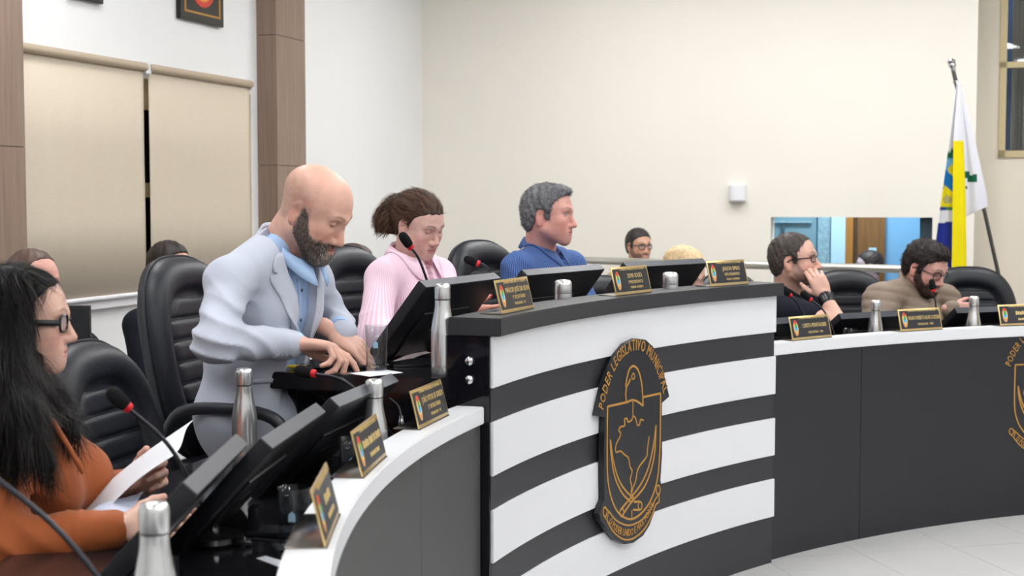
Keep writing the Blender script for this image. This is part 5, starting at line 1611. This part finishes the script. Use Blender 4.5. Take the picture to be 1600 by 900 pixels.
for k_ in range(4):
    q = b.px(430 + k_ * 7, 556 + .4 * k_, 4.07)
    qq = b.drape(fj, [q - A_([0, .12, 0])], A_([0, 1, 0]), .001)[0]
    lathe('cuff_button', [(0, 0), (.006, 0), (.007, .002), (.005, .004), (0, .004)], mat('button_grey', srgb(120, 120, 130), .4), jk, 10, matrix=Matrix.Translation(Vector(qq)) @ Matrix.Rotation(math.pi / 2, 4, 'X'))
collar(b, J['neck'] + A_([.01, -.005, -.022]), J['fwd'], J['left'], .076, .085, M_bshirt, .055, 12, back_up=.036, flare=.010)
# jacket collar behind the neck
n_ = 24; rows = [[], [], []]
for i in range(n_ + 1):
    a = math.radians(62 + (360 - 124) * i / n_); dv = J['fwd'] * math.cos(a) + J['left'] * math.sin(a); e_ = abs(math.cos(a / 2)) ** 2
    c = J['neck'] + up3 * (.018 * (1 - e_) - .085 * e_)
    rows[0].append(c + dv * .080 - up3 * .01); rows[1].append(c + dv * .084 + up3 * .006); rows[2].append(c + dv * .118 - up3 * .045)
b.strip('jacket_collar', rows, M_jacket, .004, jk)
rows = [b.drape(fs_, [tp(l, .26, dz) for l in (-.004, .006, .016)], -J['fwd'], .003) for dz in np.linspace(.07, -.30, 24)]
b.strip('shirt_placket', rows, M_bshirt, .002)
for dz in (.035, -.055, -.145):
    q = b.drape(fs_, [tp(.006, .26, dz)], -J['fwd'], .006)[0]
    lathe('shirt_button', [(0, 0), (.005, 0), (.0055, .002), (0, .003)], M_dark_frame, b.root, 10, matrix=Matrix.Translation(Vector(q)) @ Matrix.Rotation(math.pi / 2, 4, 'Y'))
for (w_, el_, nm) in ((wrr, elr, 0), (wrl, ell_, 1)):
    d_ = (w_ - el_) / np.linalg.norm(w_ - el_); f = Field(); f.cone(w_ - d_ * .04, w_ + d_ * .005, .041, .039, 0); f.cone(w_ - d_ * .02, w_ + d_ * .05, .033, .033, 0, 's')
    b.garment('shirt_cuff', f, M_bshirt, .004)
J2 = dict(J); J2['fwd'] = A_([.30, .954, 0]); J2['left'] = A_([-.954, .30, 0]); legs(b, J2, .75, .25, mat('grey_trousers', srgb(182, 187, 202), .8)); shoes(b, J2, .75, .25)

# --- woman in the pink shirt
SK2 = srgb(212, 172, 160)
M_pink = stripes('pink_striped_shirt', srgb(236, 196, 215), srgb(246, 222, 234), 150, .1, spread=.6)
w2_ = Person((-.42, 5.6, .25), 'woman with a brown ponytail in a pink striped shirt at the podium')
J = joints(w2_, (-.45, 5.58), .74, -35, .10)
J['neck'] = w2_.px(640, 402, 5.46); J['chest'] = w2_.px(640, 472, 5.46); J['waist'] = w2_.px(628, 560, 5.48); J['shr'] = w2_.px(597, 432, 5.30); J['shl'] = w2_.px(684, 430, 5.62)
elr = w2_.px(586, 522, 5.15); wrr = w2_.px(650, 535, 4.96); ell_ = w2_.px(715, 500, 5.4); wrl = w2_.px(735, 490, 4.93)
hd = Head(w2_.px(655, 353, 5.42), rot(-41, 22, 3), .97, 1.0, 1.05, 1.0)
head_mesh(w2_, hd, J['neck'] + A_([0, 0, -.02]), .0032, SK2, .058, 0, 1.0, eyes='down', red=.5, brow=srgb(70, 46, 40), brow_w=.003, lips=srgb(186, 106, 108))
trunk_body(w2_, J, SK2); arm_body(w2_, J['shr'], elr, wrr, SK2); arm_body(w2_, J['shl'], ell_, wrl, SK2)
hand_body(w2_, SK2, wrr, A_([.8, -.5, -.1]), A_([.4, .8, 0]), A_([0, 0, 1.]), s=.92)
hand_body(w2_, srgb(222, 160, 140), wrl, A_([1, -.35, .02]), A_([.2, -.3, .9]), A_([.2, -.9, .3]), s=.78, curls=((12, 12, 8), (14, 14, 8), (16, 14, 8), (18, 16, 8)), nails=srgb(150, 20, 40))
w2_.finish()
f = Field(); torso(f, J, .004, 1.05, 1.12); sleeve(f, J['shr'], elr, wrr + (elr - wrr) * .12, (.062, .066, .062, .048)); sleeve(f, J['shl'], ell_, wrl + (ell_ - wrl) * .2, (.062, .060, .056, .040))
f.ell(J['chest'] + J['fwd'] * .05 + A_([0, 0, -.03]), (.10, .14, .10), Axj, .05)
f.every(wrinkle(elr, .14, .006, 60, (.5, .2, 1), 2)); f.every(wrinkle(J['shr'], .12, .005, 50, (1, .3, .6), 3)); f.every(cloth_noise(.003, 20))
nk2 = J['neck']; F2, L2 = J['fwd'], J['left']
def vneck(nk, Fw, Lf, half=.05, depth=.13, rad=.06):
    def fn(x, y, z, d):
        dx, dy = x - nk[0], y - nk[1]; lat = dx * Lf[0] + dy * Lf[1] + 0 * z; fw = dx * Fw[0] + dy * Fw[1] + 0 * z
        v = np.maximum(np.abs(lat) - half * np.clip((z - (nk[2] - depth)) / depth, 0, 1.3), -fw) + 0 * z
        nd = np.maximum(np.sqrt(dx ** 2 + dy ** 2) - rad + 0 * z, (nk[2] - .03) - z)
        v = np.maximum(v, (nk[2] - depth) - z)
        return smax(smax(d, -v, .006), -nd, .006)
    return fn
f.every(vneck(nk2, F2, L2, .045, .13, .080)); w2_.garment('shirt', f, M_pink, .0075, J)
collar(w2_, J['neck'] + A_([0, 0, .036]), F2, L2, .078, .055, M_pink, .10, 20, back_up=.012, flare=.026, field=f)
M_hair2 = mat('brown_hair', srgb(62, 42, 34), .42, spec=.5, noise=(40, .5, (1, 1, 1)), bump=(120, .5, (1, 1, 4)))
def pony(f):
    T = lambda x, y, z: hd.p(x, y, z)
    f.ell(T(-.098, 0, .035), A_([.03, .03, .03]), None, .02)
    f.chain([T(-.10, 0, .040), T(-.142, 0, .020), T(-.160, .0, -.035), T(-.140, 0, -.10), T(-.105, -.01, -.160)], [.030, .046, .058, .048, .012], .03)
f = hair_cap(hd, .009, [(-.13, -.08), (-.06, -.072), (-.04, -.03), (-.02, .026), (.005, .022), (.012, .0), (.022, .02), (.034, .048), (.05, .062), (.07, .076), (.12, .09)], .002, 240, pony, .01, 'back')
w2_.garment('hair', f, M_hair2, .0035)
def f2_(q):
    t = A_([-.105, 0, .045]) - q; tail = (q[:, 0] < -.105)[:, None]
    return np.where(tail, np.tile([-.1, 0, -1.0], (len(q), 1)) + .5 * np.sin(q * 60), t / (np.linalg.norm(t, axis=1)[:, None] + 1e-6))
w2_.strands('hair_strands', *w2_.last, 7000, hflow(hd, f2_), .040, .0007, [srgb(60, 40, 32), srgb(84, 58, 44), srgb(44, 30, 26), srgb(120, 88, 66)], .0035, None, 5, .12)
tube('hair_tie', [hd.p(-.100 + .0 * a, .028 * math.cos(a), .040 + .028 * math.sin(a)) for a in np.linspace(0, 6.0, 14)], .006, M_dark_frame, w2_.root, 8)
legs(w2_, J, .74, .25, mat('dark_trousers', srgb(40, 40, 48), .8)); shoes(w2_, J, .74, .25)

# --- man in the blue striped shirt
SK3 = srgb(216, 160, 148)
M_blue = stripes('blue_striped_shirt', srgb(46, 72, 128), srgb(98, 126, 178), 130, .35, spread=.4)
m3 = Person((.0, 6.35, .25), 'grey-haired man in a blue striped shirt looking to the right')
J = joints(m3, (-.02, 6.33), .74, -25, .10)
J['neck'] = m3.px(843, 392, 6.24); J['chest'] = m3.px(848, 452, 6.2); J['waist'] = m3.px(838, 530, 6.25); J['shr'] = m3.px(809, 420, 6.03); J['shl'] = m3.px(890, 416, 6.38)
elr = m3.px(802, 492, 5.95); wrr = m3.px(862, 494, 5.72); ell_ = m3.px(915, 480, 6.35); wrl = m3.px(912, 484, 6.05)
hd = Head(m3.px(858, 338, 6.16), rot(-21, 2, 0), 1.05, 1.0, 1.08, 1.08)
head_mesh(m3, hd, J['neck'] + A_([0, 0, -.02]), .0035, SK3, .062, 0, 1.1, eyes='open', red=.5, brow=srgb(82, 66, 62), lips=srgb(186, 110, 108))
trunk_body(m3, J, SK3); arm_body(m3, J['shr'], elr, wrr, SK3); arm_body(m3, J['shl'], ell_, wrl, SK3)
hand_body(m3, SK3, wrr, A_([.8, -.5, -.1]), A_([.4, .8, 0]), A_([0, 0, 1.]), .004)
hand_body(m3, SK3, wrl, A_([.5, -.8, -.1]), A_([-.8, -.4, 0]), A_([0, 0, 1.]), .004)
m3.finish()
f = Field(); torso(f, J, .006, 1.12, 1.1); sleeve(f, J['shr'], elr, wrr + (elr - wrr) * .15, (.066, .066, .062, .048)); sleeve(f, J['shl'], ell_, wrl + (ell_ - wrl) * .15, (.066, .064, .060, .046))
f.every(wrinkle(J['shr'], .12, .006, 55, (1, .3, .8), 2)); f.every(cloth_noise(.003, 20)); f.every(vneck(J['neck'], J['fwd'], J['left'], .04, .11, .082))
m3.garment('shirt', f, M_blue, .008, J)
collar(m3, J['neck'] + A_([0, 0, .036]), J['fwd'], J['left'], .080, .050, M_blue, .085, 18, back_up=.014, flare=.020, field=f)
M_hair3 = mat('grey_hair', srgb(112, 112, 116), .5, noise=(60, .45, (1, 1, 1)), bump=(160, .6, (1, 1, 1)))
f = hair_cap(hd, .010, SHORT[:8] + [(.044, .060), (.06, .078), (.085, .094), (.12, .10)], .003, 230, lambda f: hd.e(f, (.045, 0, .105), (.045, .05, .022), .02), 0, 'side')
m3.garment('hair', f, M_hair3, .0035)
m3.strands('hair_strands', *m3.last, 6500, hflow(hd, lambda q: np.stack([.5 + 0 * q[:, 0] - 1.2 * (q[:, 0] < -.04), q[:, 1] * 3, -.45 + 0 * q[:, 0]], 1)), .016, .0007, [srgb(120, 120, 124), srgb(92, 92, 96), srgb(150, 150, 154), srgb(70, 70, 74)], .0035, None, 6, .3)
legs(m3, J, .74, .25, MATS['dark_trousers']); shoes(m3, J, .74, .25)

# --- woman in the orange blouse, left foreground
SK4 = srgb(216, 174, 156)
M_org = mat('orange_blouse', srgb(154, 80, 38), .7, spec=.3, noise=(10, .08, (1, 1, 1)), bump=(200, .12, (1, 1, 1)), sheen=.1)
w4 = Person((-1.15, 3.25, 0), 'woman with long black hair and glasses in an orange blouse reading papers')
J = joints(w4, (-1.17, 3.25), .50, -8, .06)
J['neck'] = w4.px(28, 612, 3.24); J['chest'] = w4.px(40, 715, 3.22); J['waist'] = w4.px(30, 820, 3.24); J['shr'] = w4.px(0, 694, 3.05); J['shl'] = w4.px(62, 680, 3.42)
elr = w4.px(-10, 860, 2.92); wrr = w4.px(192, 822, 2.93); ell_ = w4.px(120, 775, 3.50); wrl = w4.px(214, 752, 3.36)
hd = Head(w4.px(37, 505, 3.2), rot(10, 3, 0), .97, .97, .95, 1.0)
head_mesh(w4, hd, J['neck'] + A_([0, 0, -.02]), .0026, SK4, .050, 0, 1.0, eyes='open', red=.45, brow=srgb(96, 66, 54), brow_w=.003, lips=srgb(200, 116, 116))
trunk_body(w4, J, SK4); arm_body(w4, J['shr'], elr, wrr, SK4); arm_body(w4, J['shl'], ell_, wrl, SK4)
hand_body(w4, SK4, wrr, A_([1, .25, .05]), A_([0, .5, .8]), A_([0, -.8, .4]), s=.92, curls=((20, 25, 15),) * 4)
tips4 = hand_body(w4, SK4, w4.px(212, 757, 3.35), A_([.72, -.35, .42]), A_([-.35, .1, .9]), A_([.6, .75, .0]), s=.95, curls=((35, 55, 35), (40, 58, 35), (45, 58, 35), (50, 55, 35)), thumb_dir=(.80, .55, -.25), thumb_bend=12)
w4.finish()
f = Field(); torso(f, J, -.008, 1.0, 1.05); sleeve(f, J['shr'], elr, w4.px(174, 826, 2.93), (.058, .068, .062, .045)); sleeve(f, J['shl'], ell_, w4.px(200, 756, 3.38), (.058, .060, .056, .040))
for s_ in (-1, 1): f.ell(J['chest'] + J['fwd'] * .095 + J['left'] * (.075 * s_) + A_([0, 0, -.055]), (.075, .080, .085), None, .05)
# gathered cuffs
cw = w4.px(128, 834, 2.93)
f.every(wrinkle(elr, .16, .007, 100, (.7, .1, 1), 2)); f.every(wrinkle(cw, .05, .005, 260, (1, 0, .1), 5)); f.every(wrinkle(w4.px(165, 815, 2.93), .035, .007, 90, (.1, .6, 1), 1))
f.every(wrinkle(ell_, .12, .005, 120, (1, .2, .7), 4)); f.every(wrinkle(J['shr'], .14, .005, 90, (1, .3, -.3), 3)); f.every(cloth_noise(.004, 16)); f.every(vneck(J['neck'], J['fwd'], J['left'], .035, .12, .055))
w4.garment('blouse', f, M_org, .007)
tie = [w4.px(66, 640, 3.10), w4.px(84, 662, 3.06), w4.px(105, 695, 3.03), w4.px(122, 725, 3.02), w4.px(130, 740, 3.02)]
tube('neck_tie', [Vector(q) for q in tie], [.008, .007, .006, .006, .004], M_org, w4.root, 8)
M_hair4 = mat('black_hair', srgb(11, 9, 10), .5, spec=.10, noise=(30, .4, (1, 1, 1)), bump=(110, .3, (3, 3, .4)))
f = hair_cap(hd, .010, [(-.14, -.20), (-.02, -.20), (.010, -.06), (.022, .015), (.030, .05), (.045, .070), (.060, .085), (.075, .097), (.12, .104)], .0025, 200, None, .015, 'back')
w4.garment('hair', f, M_hair4, .0036)
CB = [srgb(12, 10, 10), srgb(18, 15, 14), srgb(9, 8, 8), srgb(28, 22, 20)]
w4.strands('hair_strands', *w4.last, 6000, hflow(hd, lambda q: np.stack([-.75 + 0 * q[:, 0], q[:, 1] * 5, -.8 + 6 * np.minimum(0, q[:, 2] - .06)], 1)), .055, .0007, CB, .003, None, 7, .1)
f = Field()
for pts, rr in [
    ([(18, 450, 3.10), (14, 520, 3.08), (20, 590, 3.03), (34, 650, 2.96), (52, 695, 2.93), (60, 730, 2.93)], [.045, .048, .048, .040, .026, .006]),
    ([(10, 560, 3.05), (18, 620, 3.0), (40, 690, 2.94), (70, 722, 2.93), (78, 738, 2.93)], [.035, .036, .030, .018, .004]),
    ([(-20, 460, 3.14), (-24, 540, 3.12), (-22, 620, 3.04), (0, 690, 2.96), (30, 735, 2.93)], [.055, .058, .052, .036, .006]),
    ([(52, 560, 3.13), (50, 610, 3.06), (56, 650, 2.99), (72, 700, 2.96)], [.020, .024, .022, .005]),
    ([(60, 590, 3.30), (84, 628, 3.22), (106, 662, 3.14), (134, 696, 3.10)], [.036, .030, .018, .004]),
    ([(70, 600, 3.28), (96, 650, 3.20), (116, 676, 3.12)], [.030, .022, .004]),
    ([(-60, 470, 3.25), (-70, 560, 3.25), (-74, 660, 3.25), (-70, 740, 3.24)], [.06, .07, .07, .04])]:
    f.chain([w4.px(*q) for q in pts], rr, .022)
def strands(x, y, z, d):
    return d - .0018 * np.sin((x * .9 + y * .4 - z * .12) * 420 + 3 * np.sin(z * 16)) - .003 * fuzz(x, y, z * .25, 70)
f.every(strands); w4.garment('hair_lengths', f, M_hair4, .005)
w4.strands('hair_strands', *w4.last, 11000, lambda P: np.stack([.22 + .15 * np.sin(P[:, 2] * 30), -.05 + 0 * P[:, 0], -1.0 + 0 * P[:, 0]], 1), .085, .0008, CB, .003, None, 8, .06)
glasses(w4, hd, M_dark_frame, .025, .019, .0032, .033, .006, .098, .0080, True, True, .008)
legs(w4, J, .50, 0, MATS['dark_trousers']); shoes(w4, J, .5, 0)
rg = tube('ring', [w4.px(252 + 3.5 * math.cos(a) * .6, 752 + 4.5 * math.sin(a), 3.27 + .008 * math.cos(a)) for a in np.linspace(0, 2 * math.pi, 16)[:-1]], .0018, M_gold_metal, w4.root, 8, True)
# her papers
sheet('document_sheet', [px(100, 818, 3.28), px(152, 815, 3.12), px(270, 712, 3.14), px(302, 656, 3.30)], 'white sheet held up by the woman in orange', 'paper', curl=.012)
sheet('document_sheet', [onz(128, 815, .83), onz(205, 800, .82), onz(225, 768, .82), onz(150, 790, .83)], 'printed papers lying in front of the woman in orange', 'paper', mat('printed_paper', srgb(190, 196, 214), .7, noise=(14, .25, (1, 1, 1))), .004)

# --- man in the black t-shirt, chin on hand
SK5 = srgb(214, 170, 152)
M_tee = mat('black_cotton', srgb(30, 32, 42), .85, spec=.2, bump=(240, .15, (1, 1, 1)))
m5 = Person((1.35, 7.2, 0), 'man with glasses in a black t-shirt resting his chin on his hand')
J = joints(m5, (1.36, 7.2), .50, -20, .08)
J['neck'] = m5.px(1232, 455, 7.12); J['chest'] = m5.px(1240, 520, 7.1); J['waist'] = m5.px(1240, 590, 7.15); J['shr'] = m5.px(1206, 476, 6.93); J['shl'] = m5.px(1280, 470, 7.28)
elr = m5.px(1312, 508, 6.72); wrr = m5.px(1288, 462, 6.84); ell_ = m5.px(1300, 560, 7.2); wrl = m5.px(1330, 560, 6.95)
hd = Head(m5.px(1242, 409, 7.05), rot(-24, -6, 0), 1.08, 1.0, 1.1, 1.1)
head_mesh(m5, hd, J['neck'] + A_([0, 0, -.02]), .004, SK5, .066, 0, 1.15, eyes='open', red=.5, brow=srgb(80, 62, 54), lips=srgb(178, 108, 104), beard=srgb(150, 118, 106), grey=0)
trunk_body(m5, J, SK5)
f = Field(); f.cone(J['shr'], elr, .045, .042, .02); f.cone(elr, wrr, .044, .030, .02); V, Q = f.mesh(.007); m5.add_body(V, Q, hand_colour(V, SK5))
arm_body(m5, J['shl'], ell_, wrl, SK5)
hand_body(m5, SK5, wrr, A_([-.35, .25, .9]), A_([-.8, .1, -.1]), A_([.75, -.5, .2]), .004, s=1.05, curls=((30, 60, 40), (35, 60, 40), (40, 62, 40), (45, 62, 40)))
m5.finish()
f = Field(); torso(f, J, .004, 1.15, 1.1); f.cone(J['shr'], J['shr'] + (elr - J['shr']) * .55, .075, .068, .03); f.cone(J['shl'], J['shl'] + (ell_ - J['shl']) * .6, .075, .065, .03)
f.every(cloth_noise(.004, 22)); f.every(vneck(J['neck'], J['fwd'], J['left'], .04, .05, .068)); m5.garment('t_shirt', f, M_tee, .009)
M_hair5 = mat('dark_grey_hair', srgb(70, 62, 58), .5, noise=(60, .4, (1, 1, 1)), bump=(160, .5, (1, 1, 1)))
f = hair_cap(hd, .008, SHORT[:8] + [(.046, .062), (.058, .082), (.075, .10), (.12, .112)], .0022, 240, None, 0, 'side'); m5.garment('hair', f, M_hair5, .0042)
m5.strands('hair_strands', *m5.last, 4500, hflow(hd, lambda q: np.stack([.5 - 1.4 * (q[:, 0] < -.02), q[:, 1] * 3, -.5 + 0 * q[:, 0]], 1)), .015, .0009, [srgb(74, 64, 58), srgb(52, 45, 41), srgb(104, 94, 88)], .003, None, 9, .3)
glasses(m5, hd, M_dark_frame, .024, .015, .0022, .033, .008, .097, .0028)
d_ = (wrr - elr) / np.linalg.norm(wrr - elr); f = Field(); f.cone(wrr - d_ * .045, wrr - d_ * .015, .036, .036, 0); m5.garment('watch', f, M_dark_frame, .005)
legs(m5, J, .5, 0, MATS['dark_trousers']); shoes(m5, J, .5, 0)

# --- man in the beige quilted jacket
SK6 = srgb(208, 160, 148)
M_beige = mat('beige_quilt', srgb(134, 118, 104), .6, spec=.35, bump=(60, .25, (1, 1, 1)))
m6 = Person((2.1, 7.65, 0), 'bearded man with glasses in a beige quilted jacket looking down')
J = joints(m6, (2.1, 7.62), .50, -32, .1)
J['neck'] = m6.px(1428, 446, 7.54); J['chest'] = m6.px(1426, 508, 7.5); J['waist'] = m6.px(1420, 590, 7.55); J['shr'] = m6.px(1378, 470, 7.34); J['shl'] = m6.px(1476, 470, 7.68)
elr = m6.px(1372, 545, 7.15); wrr = m6.px(1420, 560, 6.98); ell_ = m6.px(1492, 530, 7.5); wrl = m6.px(1488, 482, 7.16)
hd = Head(m6.px(1446, 420, 7.42), rot(-50, 24, 0), 1.07, 1.0, 1.0, 1.05)
head_mesh(m6, hd, J['neck'] + A_([0, 0, -.02]), .004, SK6, .058, .003, 1.0, eyes='down', red=.5, brow=srgb(40, 30, 28), beard=srgb(84, 64, 58))
m6.strands('beard', *m6.head, 2600, hflow(hd, lambda q: np.tile([.45, 0, -1.0], (len(q), 1))), .009, .0007, [srgb(40, 30, 28), srgb(54, 42, 38), srgb(32, 25, 23)], .002, beard_mask(hd), 13, .3)
trunk_body(m6, J, SK6); arm_body(m6, J['shr'], elr, wrr, SK6); arm_body(m6, J['shl'], ell_, wrl, SK6)
hand_body(m6, SK6, wrr, A_([.8, -.5, 0]), A_([.4, .8, 0]), A_([0, 0, 1.]), .005); hand_body(m6, SK6, wrl, A_([.9, -.3, .0]), A_([0, .2, 1]), A_([0, -1, .2]), .004, s=.8, curls=((30, 45, 25),) * 4)
m6.finish()
f = Field(); torso(f, J, .018, 1.05, 1.08); sleeve(f, J['shr'], elr, wrr + (elr - wrr) * .1, (.092, .080, .072, .052)); sleeve(f, J['shl'], ell_, wrl + (ell_ - wrl) * .03, (.080, .068, .058, .042))
def quilt(x, y, z, d): return d - .0065 * np.abs(np.sin(z * 62 + (x + y) * 8)) ** .6 - .002 * fuzz(x, y, z, 26)
f.every(quilt); f.every(vneck(J['neck'], J['fwd'], J['left'], .05, .14, .062)); m6.garment('quilted_jacket', f, M_beige, .008)
n_ = 24; rows = [[], [], []]
for i in range(n_ + 1):
    a = math.radians(24 + (360 - 48) * i / n_); dv = J['fwd'] * math.cos(a) + J['left'] * math.sin(a); e_ = abs(math.cos(a / 2)) ** 2
    c = J['neck'] + A_([0, 0, .045 * (1 - e_) - .02 * e_])
    rows[0].append(c + dv * .072 + A_([0, 0, .035])); rows[1].append(c + dv * .082 + A_([0, 0, .0])); rows[2].append(c + dv * .092 - A_([0, 0, .06]))
m6.strip('jacket_collar', rows, M_beige, .012)
f = Field(); torso(f, J, -.01); m6.garment('shirt', f, M_tee, .012)
M_hair6 = mat('dark_brown_hair', srgb(40, 32, 30), .5, noise=(50, .4, (1, 1, 1)), bump=(130, .5, (1, 1, 1)))
f = hair_cap(hd, .014, SHORT, .0035, 190, lambda f: hd.e(f, (.04, 0, .11), (.05, .055, .026), .025), 0, 'side'); m6.garment('hair', f, M_hair6, .0045)
m6.strands('hair_strands', *m6.last, 4500, hflow(hd, lambda q: np.stack([-.8 + 0 * q[:, 0], .3 + q[:, 1] * 3, -.3 + 0 * q[:, 0]], 1)), .020, .0009, [srgb(34, 27, 25), srgb(50, 40, 36), srgb(24, 19, 18)], .005, None, 10, .3)
glasses(m6, hd, M_dark_frame, .024, .018, .0022, .033, .006, .098, .0024)
legs(m6, J, .5, 0, MATS['dark_trousers']); shoes(m6, J, .5, 0)

# --- people further back or cut off
def sitter(label, head_px, Y, yaw, pitch, skin, shirt, hairm, hairline=SHORT, thick=.009, sc=1.0, seat=.47, beard=None, glass=False, hair_extra=None, eyes='open', sh=.18, group=None, turn=None, torso_shift=(0, 0), h=.005, strand='side'):
    hp = px(*head_px, Y); hw = np.array(hp); ty = yaw if turn is None else turn
    y_ = math.radians(ty); fw = A_([math.cos(y_), math.sin(y_), 0])
    bx = hw - fw * .10 + A_([torso_shift[0], torso_shift[1], 0])
    fl = max(0.0, hw[2] - .80 - .47)
    p = Person((bx[0], bx[1], fl), label, group)
    st = hw[2] - .80
    J = joints(p, (bx[0], bx[1]), st, ty, .07, sh=sh)
    hd = Head(p.rel(hp), rot(yaw, pitch), sc)
    head_mesh(p, hd, J['neck'], h, skin, .056, .002 if beard else 0, 1.0, eyes=eyes, red=.4, beard=beard)
    trunk_body(p, J, skin)
    up_ = A_([0, 0, 1.])
    E_ = {}
    for s_, k_ in ((1, 'shl'), (-1, 'shr')):
        el = J[k_] + J['fwd'] * .08 + J['left'] * (.04 * s_) - up_ * .27; wr = el + J['fwd'] * .23 - J['left'] * (.10 * s_) + up_ * .02
        E_[k_] = (el, wr); arm_body(p, J[k_], el, wr, skin)
        hand_body(p, skin, wr, J['fwd'] - .3 * s_ * J['left'], -s_ * J['left'] + .1 * up_, up_, .006)
    p.finish()
    f = Field(); torso(f, J, .008, 1.05)
    for k_ in ('shl', 'shr'): sleeve(f, J[k_], E_[k_][0], E_[k_][1], (.078, .066, .06, .046))
    f.every(cloth_noise(.004, 20)); f.every(vneck(J['neck'], J['fwd'], J['left'], .035, .04, .062)); p.garment('shirt', f, shirt, .012)
    fh = hair_cap(hd, thick, hairline, .0025, 200, (lambda f: hair_extra(hd, f)) if hair_extra else None, 0, strand); p.garment('hair', fh, hairm, .006)
    legs(p, J, st, fl, MATS['dark_trousers']); shoes(p, J, st, fl)
    if glass: glasses(p, hd, M_dark_frame, .024, .018, .003, .033, .006, .098, .003)
    return p
sitter('person in navy cut off by the right edge of the picture', (1668, 405), 7.75, -35, 10, SK6, mat('navy_wool', srgb(26, 30, 46), .85), M_hair6, turn=-40, sh=.21)
M_tan = mat('tan_sweater', srgb(186, 160, 120), .85)
sitter('bearded man with glasses seated behind the steel railing', (998, 385), 10.6, -62, 4, srgb(206, 160, 136), M_tan, M_hair6, thick=.012, beard=srgb(120, 90, 78), glass=True)
M_blond = mat('blond_hair', srgb(206, 178, 136), .5, noise=(50, .3, (1, 1, 1)), bump=(140, .5, (1, 1, 1)))
sitter('blond person almost hidden behind the right podium monitor', (1068, 432), 6.62, -50, 20, srgb(220, 180, 160), mat('pale_pink_top', srgb(224, 190, 190), .8), M_blond, [(-.14, -.12), (-.02, -.12), (.0, .0), (.03, .05), (.06, .08), (.12, .09)], .016, eyes='down', strand='back')
sitter('short-haired man in black at the far left behind the woman in orange', (52, 447), 5.1, -35, 6, srgb(214, 160, 146), M_tee, mat('brown_short_hair', srgb(82, 60, 50), .5, noise=(60, .3, (1, 1, 1))), SHORT[:8] + [(.04, .068), (.05, .088), (.062, .108), (.12, .13)], .007, torso_shift=(.03, .02))
sitter('dark-haired person in black hidden behind the tall black chair', (266, 421), 6.75, -30, 0, srgb(206, 158, 136), M_tee, M_hair6, thick=.012)
sitter('brown-haired person partly hidden between the bald man and the woman in pink', (555, 424), 6.8, 20, 0, srgb(190, 130, 104), M_tan, M_hair2, thick=.008)
sitter('dark-haired person in the blue room behind the opening', (1357, 416), 12.4, 170, 0, srgb(190, 170, 176), M_tee, M_hair6, thick=.014)
